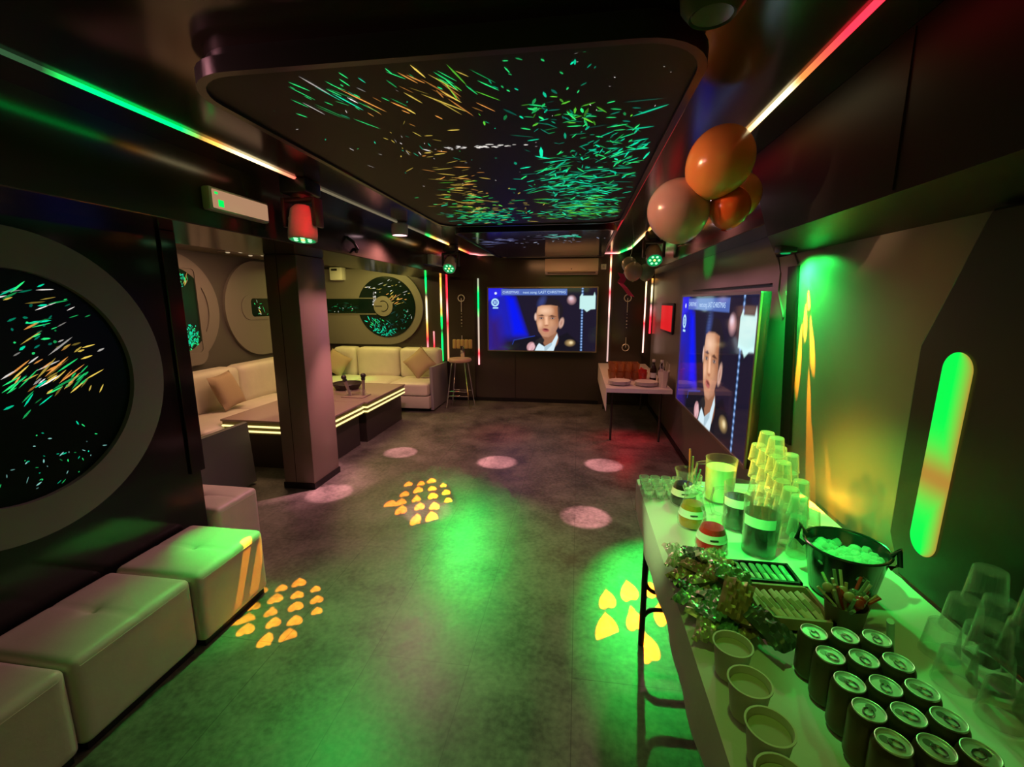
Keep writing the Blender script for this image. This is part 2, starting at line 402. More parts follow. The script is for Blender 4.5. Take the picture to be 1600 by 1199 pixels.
specs = [
 ((-.78, 1.50), (.10, .12), 70, 9, (.03, .16), (.004, .010), [GRN, GRN, TEAL, WHT], 34),
 ((-.62, 1.42), (.10, .10), 68, 9, (.02, .10), (.003, .008), [ORG, YEL, GRN], 18),
 ((-.48, 1.52), (.08, .10), 66, 8, (.05, .20), (.006, .012), [ORG, ORG, YEL], 26),
 ((-.36, 1.45), (.05, .08), 66, 8, (.04, .14), (.004, .010), [GRN, LIME], 16),
 ((-.72, 1.95), (.10, .18), 80, 18, (.02, .07), (.003, .007), [WHT, TEAL, YEL], 26),
 ((-.45, 2.00), (.10, .012), 12, 20, (.015, .04), (.008, .018), [WHT], 44),
 ((-.22, 1.42), (.05, .10), 60, 30, (.015, .05), (.006, .012), [GRN, TEAL], 12),
 ((-.03, 1.46), (.03, .10), 100, 30, (.015, .05), (.006, .010), [GRN, TEAL], 8),
 ((-.12, 1.72), (.07, .09), 55, 70, (.03, .08), (.008, .018), [TEAL, GRN, DTEAL, LIME], 46),
 ((.03, 1.75), (.10, .05), 40, 50, (.03, .09), (.008, .016), [GRN, LIME, DTEAL], 26),
 ((.00, 2.15), (.10, .20), 50, 70, (.03, .09), (.006, .016), [TEAL, DTEAL, GRN], 70),
 ((.20, 2.10), (.06, .14), 120, 25, (.04, .13), (.006, .016), [TEAL, TEAL, GRN], 60),
 ((-.14, 2.55), (.08, .22), 140, 30, (.05, .15), (.010, .024), [TEAL, TEAL, GRN], 70),
 ((.06, 2.85), (.16, .40), 0, 40, (.04, .14), (.010, .024), [TEAL, TEAL, GRN, DTEAL], 250),
 ((.04, 3.45), (.16, .20), 5, 25, (.05, .14), (.012, .026), [GRN, TEAL, LIME], 150),
 ((-.66, 2.65), (.07, .35), 0, 25, (.03, .11), (.008, .016), [ORG, YEL, YEL], 70),
 ((-.75, 3.20), (.12, .30), 5, 28, (.04, .12), (.012, .022), [YEL, GRN, YEL, LIME], 110),
 ((-.72, 3.60), (.16, .16), 5, 28, (.04, .12), (.014, .026), [TEAL, TEAL, GRN], 120),
 ((-.35, 3.30), (.06, .35), 0, 60, (.03, .07), (.010, .018), [YEL, (.3, .25, .05)], 22),
 ((-.45, 2.3), (.45, .7), 60, 60, (.008, .03), (.003, .006), [WHT, GRN, TEAL], 50),
 ((.1, 1.5), (.18, .2), 60, 60, (.006, .014), (.004, .007), [WHT], 14),
]
panelscreen = mat('panel_screen', (.014, .014, .011), .5, spec=.25)
ceiling_panel('large rounded black ceiling panel above the dance floor with green and orange streaks', -1.2, 1.26, .335, 3.98, .20, specs, 11, panelscreen)
specs2 = [((-.35, 4.9), (.35, .2), 10, 60, (.03, .10), (.01, .03), [(.35, .4, .5), (.2, .22, .3)], 40), ((-.15, 4.75), (.10, .08), 20, 40, (.05, .2), (.02, .05), [TEAL, (.1, .5, .4)], 14),
          ((-.9, 5.1), (.2, .2), 5, 30, (.1, .3), (.02, .05), [(.10, .11, .22)], 20)]
ceiling_panel('smaller bluish ceiling panel nearer to the far wall', -1.2, 4.3, .335, 6.9, .12, specs2, 12, mat('panel_screen_blue', (.03, .03, .07), .12))

# big round wall screen on the left wall -------------------------------------
t = thing('round_screen', 'huge round wall screen in a thick grey ring on the black left wall', 'wall screen', (WL, 1.44, 1.31))
M().ringplate(circ(1.43, 1.31, .625, 96), circ(1.43, 1.31, .465, 96), .03, FX(WL+.001)).build('ring', mat('ring_grey', (.20, .19, .20), .45), t)
rs = M().prism(circ(1.43, 1.31, .465, 96), .006, FX(WL+.001)).build('screen', mat('round_screen_glass', (.004, .012, .009), .3, spec=.12), t, smooth=False)
inr = lambda cy, cz, r, x: (lambda Y, Z: (x, Y, Z) if (Y-cy)**2+(Z-cz)**2 < r*r else None)
sp = [((1.50, 1.66), (.08, .06), 14, 8, (.04, .11), (.006, .013), [GRN, WHT, YEL, TEAL], 18),
      ((1.62, 1.58), (.08, .06), 20, 10, (.03, .09), (.004, .010), [WHT, YEL, GRN], 16),
      ((1.50, 1.52), (.06, .05), 20, 14, (.015, .04), (.008, .018), [TEAL, GRN, DTEAL], 20),
      ((1.68, 1.43), (.06, .03), 20, 8, (.03, .06), (.008, .013), [YEL, ORG, WHT], 9),
      ((1.52, 1.38), (.08, .05), 30, 8, (.05, .13), (.007, .013), [ORG, ORG, YEL, WHT], 26),
      ((1.66, 1.30), (.06, .04), 34, 9, (.05, .11), (.006, .013), [GRN, GRN, YEL], 20),
      ((1.44, 1.26), (.05, .05), 36, 9, (.04, .10), (.006, .013), [YEL, GRN, TEAL], 14),
      ((1.55, 1.00), (.14, .07), 20, 50, (.008, .03), (.004, .009), [TEAL, (.2, .5, .45), GRN], 46)]
q, c = strokes(sp, inr(1.43, 1.31, .455, WL+.0085), 21)
q.build('screen_image', SCREENGLOW, rs, smooth=False, colors=c)

# recess wall decor: a raised stadium wrapping the corner ---------------------
t = thing('wall_panel', 'grey raised wall panel above the sofa with a dark slot and round screen', 'wall panel', (AL, 5.6, 1.545))
n = 40
left = [(5.60-.62*math.sin(PI*i/n), 1.545+.62*math.cos(PI*i/n)) for i in range(n+1)]      # half disc, then straight to the corner
M().prism(left + [(FAR-.002, .925), (FAR-.002, 2.165)], .035, FX(AL+.001)).build('side_panel', GREYP, t, smooth=False)
right = [(-3.15+.62*math.sin(PI*i/n), 1.545-.62*math.cos(PI*i/n)) for i in range(n+1)]
M().prism(right + [(AL+.037, 2.165), (AL+.037, .925)], .035, FY(FAR-.001)).build('end_panel', GREYP, t, smooth=False)
slotm = mat('slot_glass', (.006, .016, .010), .12)
fr = M()
fr.ringplate([(y, z) for y, z in rrect(5.25, 1.40, FAR-.04, 1.72, .15)], [(y, z) for y, z in rrect(5.42, 1.44, FAR-.04, 1.68, .05)], .008, FX(AL+.0365))
fr.build('slot_frame', GREYP, t)
s1 = M().prism(rrect(5.42, 1.44, FAR-.04, 1.68, .02), .003, FX(AL+.0365)).build('slot_screen', slotm, t, smooth=False)
s2 = M().box((AL+.04, FAR-.041, 1.43), (-3.35, FAR-.0365, 1.69)).build('slot_screen', slotm, t, smooth=False)
s3 = M().prism(circ(-3.15, 1.545, .50, 72), .008, FY(FAR-.0365)).build('disc_screen', mat('disc_glass', (.004, .012, .010), .12), t, smooth=False)
hub = M().prism(circ(-3.2, 1.56, .165, 40), .02, FY(FAR-.043)).build('hub', GREYP, t)
ring = M().tube([(-3.2+.085*math.cos(a), FAR-.064, 1.56+.085*math.sin(a)) for a in [R(d) for d in range(-110, 120, 12)]], .008, 6)
ring.tube([(-3.34, FAR-.064, 1.56), (-3.22, FAR-.064, 1.56)], .007, 6).build('hub_mark', MATBLACK, hub)
fl = M()
for z in (1.43, 1.69): fl.box((AL+.04, FAR-.048, z-.008), (-3.33, FAR-.036, z+.008))
fl.build('slot_frame', GREYP, t, smooth=False)
q, c = strokes([((5.55, 1.56), (.06, .05), -50, 40, (.05, .14), (.008, .02), [WHT, YEL, GRN], 14), ((6.2, 1.5), (.5, .06), 0, 60, (.01, .04), (.006, .012), [GRN, WHT], 30)],
               lambda Y, Z: (AL+.0402, Y, Z) if 5.44 < Y < FAR-.06 and 1.45 < Z < 1.67 else None, 31)
q.build('screen_image', SCREENGLOW, s1, smooth=False, colors=c)
q, c = strokes([((-3.8, 1.5), (.25, .07), 20, 60, (.02, .07), (.008, .016), [GRN, DTEAL, WHT], 40), ((-3.7, 1.56), (.3, .08), 0, 30, (.1, .3), (.02, .05), [(0, .04, .015)], 20)],
               lambda X, Z: (X, FAR-.0415, Z) if AL+.06 < X < -3.36 and 1.45 < Z < 1.67 else None, 32)
q.build('screen_image', SCREENGLOW, s2, smooth=False, colors=c)
sp = [((-3.15, 1.12), (.20, .06), 0, 60, (.04, .12), (.015, .03), [TEAL, TEAL, DTEAL], 90),
      ((-3.38, 1.25), (.08, .08), -40, 20, (.05, .12), (.012, .022), [TEAL, GRN], 24),
      ((-3.0, 1.66), (.10, .06), 30, 10, (.06, .15), (.012, .022), [ORG, YEL, (.6, .35, .15)], 26),
      ((-2.98, 1.88), (.16, .05), 20, 12, (.04, .10), (.012, .02), [WHT, YEL, (.3, .35, .2)], 24),
      ((-3.36, 1.66), (.02, .08), 70, 20, (.03, .09), (.02, .04), [WHT], 18),
      ((-3.4, 1.85), (.06, .04), 20, 30, (.03, .07), (.012, .02), [WHT, YEL], 8),
      ((-2.8, 1.40), (.06, .08), 30, 40, (.02, .05), (.008, .014), [WHT, TEAL], 18),
      ((-3.0, 1.35), (.25, .12), 10, 40, (.06, .15), (.01, .03), [(0, .04, .035)], 30)]
q, c = strokes(sp, lambda X, Z: (X, FAR-.0455, Z) if (X+3.15)**2+(Z-1.545)**2 < .49**2 else None, 33)
q.build('screen_image', SCREENGLOW, s3, smooth=False, colors=c)
# leftmost ring with an upright window
t = thing('wall_panel', 'grey round wall panel with an upright glowing window, beside the end of the black left wall', 'wall panel', (AL, 4.26, 1.545))
M().ringplate(circ(4.26, 1.545, .62, 72), circ(4.26, 1.545, .47, 72), .035, FX(AL+.001)).build('ring', GREYP, t)
M().prism(circ(4.26, 1.545, .47, 72), .022, FX(AL+.001)).build('disc', GREYP, t, smooth=False)
M().ringplate(rrect(4.05, .93, 4.64, 2.06, .14), rrect(4.10, 1.07, 4.575, 2.0, .05), .045, FX(AL+.001)).build('window_frame', GREYP, t)
w = M().prism(rrect(4.10, 1.07, 4.575, 2.0, .05), .03, FX(AL+.001)).build('window_screen', mat('window_glass', (.008, .03, .015), .15), t, smooth=False)
q, c = strokes([((4.45, 1.25), (.10, .10), 0, 80, (.02, .07), (.012, .024), [TEAL, TEAL, GRN], 240), ((4.40, 1.90), (.05, .05), 70, 25, (.03, .08), (.012, .02), [TEAL, GRN], 16),
                ((4.47, 1.88), (.02, .03), 60, 6, (.06, .12), (.008, .012), [YEL, ORG], 6)],
               lambda Y, Z: (AL+.0315, Y, Z) if 4.12 < Y < 4.56 and (1.09 < Z < 1.40 or 1.75 < Z < 1.97) else None, 34)
q.build('screen_image', SCREENGLOW, w, smooth=False, colors=c)
# white unit hung on the recess wall and the four bulb ceiling fitting
t = thing('wall_box', 'white plastic box hung high on the sofa recess wall, left of the round screen', 'wall box', (-3.95, FAR, 1.97))
M().box((-4.06, FAR-.16, 1.98), (-3.84, FAR-.001, 2.19), .02).build('body', WHITEP, t)
M().box((-4.02, FAR-.165, 2.13), (-3.92, FAR-.158, 2.165)).build('grille', DARKPL, t)
t = thing('ceiling_light', 'four bulb fitting on the ceiling of the sofa recess', 'ceiling light', (-3.85, 4.9, 2.2))
M().box((-3.98, 4.62, 2.188), (-3.72, 5.18, 2.199), .004).build('plate', GREYP, t)
for dx in (-.08, .08):
    for dy in (-.18, .18):
        M().lathe([(0, 2.175), (.018, 2.178), (.024, 2.188), (.024, 2.19)], (-3.85+dx, 4.9+dy, 0), 12).build('bulb', emat('bulb_warm', (1, .75, .45), .45), t)

# ------------------------------------------------------------------ LED strips
def strip(name, label, pts, cols, w=.008, strength=1., n=60, group=None):
    """square LED tube along a polyline; cols = [(t, colour)] along its length"""
    P = [Vector(p) for p in pts]; seg = [(b-a).length for a, b in zip(P, P[1:])]; tot = sum(seg)
    bm = bmesh.new(); C = []; rings = []
    for k in range(n+1):
        d = tot*k/n; i = 0; dd = d
        while i < len(seg)-1 and dd > seg[i]: dd -= seg[i]; i += 1
        a, b = P[i], P[i+1]; p = a.lerp(b, min(1, dd/seg[i])); tt = (b-a).normalized()
        u = Vector((0, 0, 1)) if abs(tt.z) < .9 else Vector((0, 1, 0))
        x = tt.cross(u).normalized()*w/2; y = tt.cross(x).normalized()*w/2
        rings.append([bm.verts.new(p+sx*x+sy*y) for sx, sy in ((1, 1), (-1, 1), (-1, -1), (1, -1))])
        t = k/n
        for (t0, c0), (t1, c1) in zip(cols, cols[1:]):
            if t0 <= t <= t1:
                f = (t-t0)/max(1e-6, t1-t0); c = [x0*(1-f)+x1*f for x0, x1 in zip(c0, c1)]; break
        C += [(*c, 1)]*4
    for a, b in zip(rings, rings[1:]):
        for k in range(4): bm.faces.new((a[k], a[(k+1) % 4], b[(k+1) % 4], b[k]))
    bm.faces.new(rings[0]); bm.faces.new(rings[-1]); bmesh.ops.recalc_face_normals(bm, faces=bm.faces[:])
    # keep colours while moving origin
    q = M(); q.bm = bm
    o = q.build(name, emat('led_%g' % strength, 'attr', strength), None, smooth=False, colors=C)
    return tag(o, label, 'LED strip', group)
G = (0, 1, .12); O = (1, .38, .06); RD = (1, .02, .04); W = (1, .8, .4); D = (.06, .05, .03); PK = (1, .30, .30); DG = (.012, .035, .014); WR_ = (1, .55, .45)
strip('led_strip', 'green, amber and red LED strip running along the left ceiling edge', [(-1.66, .3, ZC-.006), (-1.66, FAR-.25, ZC-.006), (-1.55, FAR-.03, ZC-.006), (-.9, FAR-.03, ZC-.006)],
      [(0, G), (.115, DG), (.135, DG), (.15, G), (.20, G), (.212, (.15, .15, .03)), (.225, O), (.245, W), (.27, W), (.285, (.5, .2, .1)), (.30, (.4, .1, .06)), (.31, RD), (.325, RD), (.335, D), (.60, D), (.62, G), (.65, O), (.68, W), (.72, O), (.76, PK), (.80, O), (.86, RD), (.9, PK), (.93, D), (1, D)], .012, 3.0, 240)
strip('led_strip', 'red and amber LED strip running along the right ceiling edge over the balloons', [(.69, .3, ZC-.006), (.69, FAR-.7, ZC-.006), (.58, FAR-.03, ZC-.006), (.0, FAR-.03, ZC-.006)],
      [(0, RD), (.155, RD), (.17, (.6, .05, .03)), (.19, (.5, .15, .03)), (.20, W), (.23, W), (.26, O), (.30, RD), (.5, RD), (.6, O), (.75, W), (.80, G), (.83, W), (.86, G), (.90, G), (.93, PK), (.96, D), (1, D)], .014, 3.0, 240)
strip('led_strip', 'thin red glowing line for the highlight along the right edge of the large ceiling panel', [(.37, 1.9, ZC-.006), (.37, FAR-.05, ZC-.006)], [(0, D), (.05, (.6, .02, .03)), (.3, RD), (.6, (.5, .02, .03)), (.8, RD), (1, PK)], .008, .8, 60)  # red highlight on the panel edge, put in as a glowing strip
zz = ZS
vs = [('upright LED strip at the far right end of the sofa, green at top', -2.47, [(0, RD), (.12, PK), (.25, RD), (.42, O), (.5, W), (.68, W), (.75, D), (.85, G), (1, G)], .66, 2.1),
      ('upright LED strip left of the bar stool, amber at top and green at foot', -2.22, [(0, G), (.25, G), (.35, DG), (.42, G), (.5, G), (.58, O), (.7, W), (.85, O), (1, O)], .66, 2.1),
      ('upright LED strip nearest the bar stool, red', -2.12, [(0, (.5, .2, .1)), (.3, (.5, .2, .1)), (.45, RD), (.6, PK), (.75, RD), (1, RD)], .66, 2.05),
      ('upright LED strip between the bar stool and the far television, green in its middle', -1.60, [(0, PK), (.06, PK), (.13, RD), (.2, (.3, .2, .15)), (.55, (.3, .25, .2)), (.66, G), (.84, G), (.92, (.2, .25, .15)), (1, (.2, .2, .15))], .61, 2.0),
      ('upright LED strip right of the far television, reaching the ceiling', .475, [(0, (.35, .22, .2)), (.42, (.35, .22, .2)), (.5, WR_), (.6, PK), (.66, RD), (.72, WR_), (.82, W), (.86, RD), (.93, W), (1, RD)], .70, 2.34),
      ('upright amber and red LED strip right of the chain on the far wall', 1.01, [(0, WR_), (.2, WR_), (.3, PK), (.42, RD), (.5, WR_), (.68, WR_), (.76, PK), (.86, W), (1, W)], .85, 1.94),
      ('short upright LED strip in the far right corner behind the balloons', 1.10, [(0, RD), (.3, RD), (.45, PK), (.55, D), (.68, W), (.85, W), (.9, D), (1, O)], 1.15, 1.98)]
for lb, x, c, z0, z1 in vs:
    yy_ = FAR-(.04 if (-2.1 < x < -1.66 or .52 < x < 1.0) else .0105)
    strip('led_strip', lb, [(x, yy_, z0), (x, yy_, z1)], c, .022, 2.4, 60)
strip('led_strip', 'short red LED strip low behind the sofa end', [(-2.36, FAR-.0085, .66), (-2.36, FAR-.0085, 1.15)], [(0, PK), (.5, RD), (1, PK)], .018, 2.0, 20)

# ------------------------------------------------------------------ moving heads, downlights, signs
def moving_head(loc, label, lens, tilt=0):
    t = thing('moving_head', label, 'stage light', loc, 'moving head lights on the ceiling')
    x, y, z = loc
    M().box((x-.085, y-.085, z-.085), (x+.085, y+.085, z-.001), .012).build('base', DARKPL, t)
    yk = M().cyl((x, y, z-.085), (x, y, z-.105), .06, n=24)
    yk.box((x-.10, y-.04, z-.125), (x+.10, y+.04, z-.10), .008)
    for s in (-1, 1): yk.box((x+s*.10-.012, y-.045, z-.27), (x+s*.10+.012, y+.045, z-.10), .008)
    yk.build('yoke', DARKPL, t)
    hd = M().lathe([(0, z-.14), (.05, z-.145), (.072, z-.17), (.078, z-.22), (.084, z-.31), (.082, z-.345), (.074, z-.35), (.074, z-.343), (0, z-.343)], (x, y, 0), 32)
    hd.cyl((x-.1, y, z-.22), (x+.1, y, z-.22), .018)
    h = hd.build('head', GREYPL, t)
    ln = M().lathe([(0, z-.3445), (.072, z-.3445), (.073, z-.3435)], (x, y, 0), 32).build('lens', emat('lens_'+lens, (0, .32, .08), 1.), h)
    for k in range(7):
        a = 2*PI*k/6; r = 0 if k == 6 else .045
        c = (1, .75, .2) if k == 6 else (.35, 1, .45)
        M().lathe([(0, z-.352), (.009, z-.350), (.0135, z-.346), (.0135, z-.3445)], (x+r*math.cos(a), y+r*math.sin(a), 0), 12).build('lamp', emat('lens_dot_%d' % (k == 6), c, 1.6), h)
    rot = Euler((R(tilt), 0, 0)); pv = Vector((0, 0, -.22)); h.rotation_euler = rot; h.location = pv - rot.to_matrix() @ pv
    return t
moving_head((-1.68, 2.66, ZC), 'moving head light on the left ceiling edge, nearest, reddish with a green lens', 'g', -8)
moving_head((-1.66, 5.85, ZC), 'small moving head light at the far end of the left ceiling edge', 'g', -48)
moving_head((.76, 5.0, ZC), 'moving head light on the right ceiling edge beyond the balloons', 'g', -48)
t = thing('wall_projector', 'small dark projector lamp under the far end of the black boxed beam', 'projector', (1.02, 2.5, 1.9))
M().box((.98, 2.46, 1.885), (1.06, 2.54, 1.93), .008).build('body', DARKPL, t)
M().lathe([(0, 1.880), (.02, 1.880), (.024, 1.8855), (0, 1.886)], (1.02, 2.50, 0), 16).build('lens', emat('lens_g', (0, .32, .08), 1.), t)
t = thing('ceiling_spotlight', 'round grey ceiling light at the top edge near the red LED strip', 'ceiling light', (.25, 1.0, ZC))
c3 = (.235, 1.0, 0)
M().lathe([(0, ZC-.001), (.05, ZC-.001), (.05, ZC-.06), (.062, ZC-.075), (.062, ZC-.10), (.05, ZC-.115), (0, ZC-.115)], c3, 32).build('base', DARKPL, t)
M().lathe([(0, ZC-.11), (.052, ZC-.112), (.062, ZC-.13), (.058, ZC-.165), (.042, ZC-.185), (.038, ZC-.18), (0, ZC-.18)], c3, 32).build('housing', mat('grey_green', (.10, .105, .075), .35), t)
M().lathe([(0, ZC-.182), (.037, ZC-.182), (.037, ZC-.18)], c3, 24).build('lens', mat('lens_olive', (.12, .13, .08), .1), t)

def puck(x, y, label):
    t = thing('downlight', label, 'downlight', (x, y, ZC), 'pink downlights under the ceiling edges')
    M().lathe([(0, ZC-.001), (.06, ZC-.001), (.075, ZC-.015), (.075, ZC-.10), (.068, ZC-.115), (.068, ZC-.105), (0, ZC-.105)], (x, y, 0), 32).build('housing', GREYPL, t)
    M().lathe([(0, ZC-.108), (.066, ZC-.108), (.066, ZC-.106)], (x, y, 0), 32).build('lamp', emat('pink_lamp', (1, .62, .68), 5.), t)
    return t
puck(-1.66, 4.15, 'pink downlight on the left ceiling edge between the two moving head lights')
puck(.74, 3.05, 'pink downlight on the right ceiling edge above the near television')
puck(.74, 3.9, 'pink downlight on the right ceiling edge, farther one past the balloons')
puck(-1.66, 1.05, 'pink downlight on the left ceiling edge, nearest the camera')

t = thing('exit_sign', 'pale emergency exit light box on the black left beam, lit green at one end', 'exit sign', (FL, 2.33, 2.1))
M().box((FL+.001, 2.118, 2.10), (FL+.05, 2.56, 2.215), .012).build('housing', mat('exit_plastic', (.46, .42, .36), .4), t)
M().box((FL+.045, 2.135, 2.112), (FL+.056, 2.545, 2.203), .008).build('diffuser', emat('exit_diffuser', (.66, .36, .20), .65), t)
e = M().box((FL+.055, 2.165, 2.122), (FL+.058, 2.20, 2.155)); e.box((FL+.055, 2.145, 2.18), (FL+.058, 2.165, 2.19))
e.build('indicator', emat('exit_green', (0, 1, .12), 1.), t)
t = thing('emergency_light', 'small pale emergency light box on the left beam near the far moving head light', 'emergency light', (FL, 5.8, 2.1))
M().box((FL+.001, 5.55, 2.10), (FL+.07, 6.05, 2.22), .012).build('housing', mat('em_plastic', (.5, .55, .5), .4), t)
M().box((FL+.065, 5.58, 2.115), (FL+.075, 6.02, 2.205), .006).build('diffuser', GREYPL, t)
t = tag(M().tube([(FL+.004, 3.55, 2.16), (FL+.05, 3.58, 2.12), (FL+.06, 3.62, 2.07), (FL+.03, 3.66, 2.05), (FL+.004, 3.68, 2.08)], .012, 8).build('cable_loop', MATBLACK), 'black cable loop on the left beam beside the pink downlight', 'cable')

# air conditioner and small switch on the far wall
t = thing('air_conditioner', 'cream wall mounted air conditioner above the far television', 'air conditioner', (-.12, FAR, 2.04))
prof = [(FAR-.001, 2.04), (FAR-.13, 2.04), (FAR-.19, 2.09), (FAR-.20, 2.2), (FAR-.17, 2.275), (FAR-.001, 2.28)]
M().prism(prof, .80, frame((-.52, 0, 0), (0, 1, 0), (0, 0, 1), (1, 0, 0)), .008).build('body', mat('ac_cream', (.66, .56, .42), .4), t)
M().box((-.48, FAR-.185, 2.055), (.24, FAR-.12, 2.075), .004).build('louvre', mat('ac_dark', (.10, .08, .06), .4), t)
M().sph((-.12, FAR-.20, 2.12), .008).build('badge', DARKPL, t)
t = thing('wall_switch', 'small pinkish wall switch right of the air conditioner', 'switch', (.365, FAR, 2.12))
M().box((.325, FAR-.02, 2.12), (.405, FAR-.001, 2.20), .006).build('plate', WHITEP, t)
M().box((.35, FAR-.026, 2.14), (.38, FAR-.018, 2.18), .004).build('rocker', GREYPL, t)

# ring and bead ornaments
def ornament(x, z0, z1, label, tone):
    t = thing('wall_ornament', label, 'wall ornament', (x, FAR-.03, z0), 'ring and bead ornaments on the far wall')
    y = FAR-.04
    for z in (z0+.06, z1-.06):
        M().tube([(x+.052*math.cos(2*PI*k/28), y, z+.052*math.sin(2*PI*k/28)) for k in range(28)], .008, 6, True).build('ring', tone, t)
    zm = (z0+z1)/2
    M().tube([(x, y, z1-.06), (x, y, z1-.28)], .006, 6).build('bar', tone, t)
    M().tube([(x, y, z0+.06), (x, y, z0+.22)], .006, 6).build('bar', tone, t)
    for k in range(5):
        M().sph((x, y, zm+.03+(k-2)*.05), .012-abs(k-2)*.002, n=10).build('bead', tone, t)
ornament(-1.875, .87, 1.75, 'ring and bead ornament on the far wall above the bar stool', mat('ornament_metal', (.8, .78, .75), .35, metal=.5))
ornament(.745, .87, 1.75, 'ring and bead ornament on the far wall above the serving table', mat('ornament_metal', (.8, .78, .75), .35))

# ------------------------------------------------------------------ televisions
NW, NH = 256, 144
def paint():
    u, v = np.meshgrid((np.arange(NW)+.5)/NW, (np.arange(NH)+.5)/NH)
    asp = 16/9; im = np.zeros((NH, NW, 3)); im[:] = (.010, .008, .022)
    def sm(d, w=.006): return np.clip(.5 - d/w, 0, 1)
    def put(a, c): im[:] = im*(1-a[..., None]) + np.array(c)*a[..., None]
    def ell(cx, cy, rx, ry, rot=0.):
        x = (u-cx)*asp; y = v-cy; c_, s_ = math.cos(rot), math.sin(rot); X = x*c_+y*s_; Y = -x*s_+y*c_
        return (np.sqrt((X/rx)**2+(Y/ry)**2)-1)*min(rx, ry)
    def poly(pts):
        d = np.full(u.shape, 1e9); ins = np.zeros(u.shape, bool)
        for (x0, y0), (x1, y1) in zip(pts, pts[1:]+pts[:1]):
            ax, ay, bx, by = x0*asp, y0, x1*asp, y1; px, py = u*asp-ax, v-ay; ex, ey = bx-ax, by-ay
            h = np.clip((px*ex+py*ey)/(ex*ex+ey*ey+1e-12), 0, 1); d = np.minimum(d, np.hypot(px-ex*h, py-ey*h))
            cond = ((y0 > v) != (y1 > v)) & (u < (x1-x0)*(v-y0)/((y1-y0) or 1e-12)+x0); ins ^= cond
        return np.where(ins, -d, d)
    # blue stage beam and left column
    put(sm(poly([(0, 0), (.14, 0), (.20, .1), (.36, .78), (.16, .8), (.02, 1.0), (0, 1)]), .16), (.01, .012, .42))
    put(sm(poly([(.17, .12), (.25, .16), (.36, .74), (.24, .74)]), .10), (.0, .008, .85))
    put(sm(poly([(0, 0), (.135, 0), (.135, .12), (0, .2)]), .05), (.02, .02, .75))
    put(sm(poly([(0, .5), (.1, .5), (.16, 1), (0, 1)]), .2), (.03, .01, .16))
    # title bar
    put(sm(poly([(.125, .02), (.73, .02), (.73, .115), (.125, .115)]), .012), (.07, .13, .42))
    put(sm(poly([(.13, .03), (.30, .03), (.30, .105), (.13, .105)]), .012), (.10, .14, .50))
    put(sm(ell(.072, .085, .02, .02)), (.75, .8, .95))
    # pause ring
    d = np.abs(ell(.066, .23, .052, .052))-.012
    put(sm(d), (.45, .75, .95))
    for x in (.058, .074): put(sm(poly([(x-.005, .205), (x+.005, .205), (x+.005, .255), (x-.005, .255)])), (.45, .75, .95))
    put(sm(poly([(.045, .305), (.095, .305), (.095, .325), (.045, .325)])), (.45, .75, .95))
    # jacket, shoulder light, neck, collar
    put(sm(poly([(.20, 1), (.24, .84), (.44, .76), (.62, .80), (.74, .70), (.86, .88), (.9, 1)]), .02), (.006, .006, .012))
    put(sm(np.abs(poly([(.21, .98), (.245, .83), (.45, .755), (.45, .9), (.3, 1)]))-.004, .01)*(u < .44)*(v < .9), (.02, .06, .45))
    put(sm(ell(.585, .80, .13, .16), .02), (.30, .13, .07))
    put(sm(poly([(.44, 1.0), (.475, .87), (.53, .93), (.60, .86), (.645, .72), (.655, .78), (.615, 1.0)]), .012), (.62, .78, .86))
    put(sm(poly([(.53, .93), (.60, .86), (.60, .90), (.545, 1.0), (.53, 1.0)]), .012), (.38, .52, .60))
    # head: hair mass, ears, face, hairline, shading
    put(sm(ell(.585, .36, .20, .20, -.15), .02), (.012, .009, .014))
    put(sm(ell(.50, .22, .05, .09, .5), .06), (.03, .045, .17))
    put(sm(ell(.447, .455, .022, .055), .015), (.75, .50, .42))
    put(sm(ell(.683, .55, .038, .080, .25), .02), (.66, .40, .31))
    put(sm(ell(.683, .55, .016, .045, .25), .03), (.40, .20, .15))
    face = poly([(.465, .30), (.50, .275), (.58, .27), (.645, .29), (.655, .42), (.655, .60), (.62, .72), (.565, .775), (.51, .765), (.475, .68), (.455, .55), (.452, .42)])
    fa = sm(face, .02); put(fa, (.58, .29, .16))
    put(fa*sm(poly([(.60, .25), (.70, .25), (.70, .8), (.56, .82), (.63, .62)]), .10), (.36, .14, .065))
    put(fa*sm(ell(.53, .36, .09, .05), .08), (.84, .52, .34))
    put(sm(poly([(.645, .30), (.662, .30), (.668, .52), (.652, .47)]), .012), (.05, .03, .03))
    # brow ridge, jaw and cheek shading, then brows, eyes, nose, mouth, chin shadow
    put(fa*sm(poly([(.46, .43), (.53, .44), (.53, .50), (.47, .50)]), .05)*.7, (.42, .18, .10))
    put(fa*sm(poly([(.56, .44), (.65, .45), (.65, .51), (.565, .50)]), .05)*.7, (.36, .15, .08))
    put(fa*sm(poly([(.47, .66), (.51, .62), (.52, .74), (.57, .74), (.585, .62), (.65, .56), (.66, .8), (.5, .82)]), .06)*.55, (.40, .20, .14))
    put(fa*sm(ell(.487, .57, .03, .05), .05)*.6, (.92, .56, .38))
    put(sm(poly([(.467, .435), (.505, .415), (.525, .435), (.505, .445)]), .012), (.10, .04, .025))
    put(sm(poly([(.565, .445), (.595, .425), (.64, .45), (.60, .455)]), .012), (.10, .04, .025))
    for x in (.498, .602):
        put(sm(ell(x, .476, .034, .016), .012), (.20, .09, .06)); put(sm(ell(x, .478, .026, .009), .008), (.45, .36, .33)); put(sm(ell(x, .477, .013, .012), .008), (.012, .008, .008))
    put(fa*sm(poly([(.530, .45), (.555, .45), (.560, .575), (.535, .58)]), .03), (.88, .50, .31))
    put(sm(poly([(.522, .585), (.565, .58), (.56, .60), (.535, .605)]), .016), (.40, .15, .08))
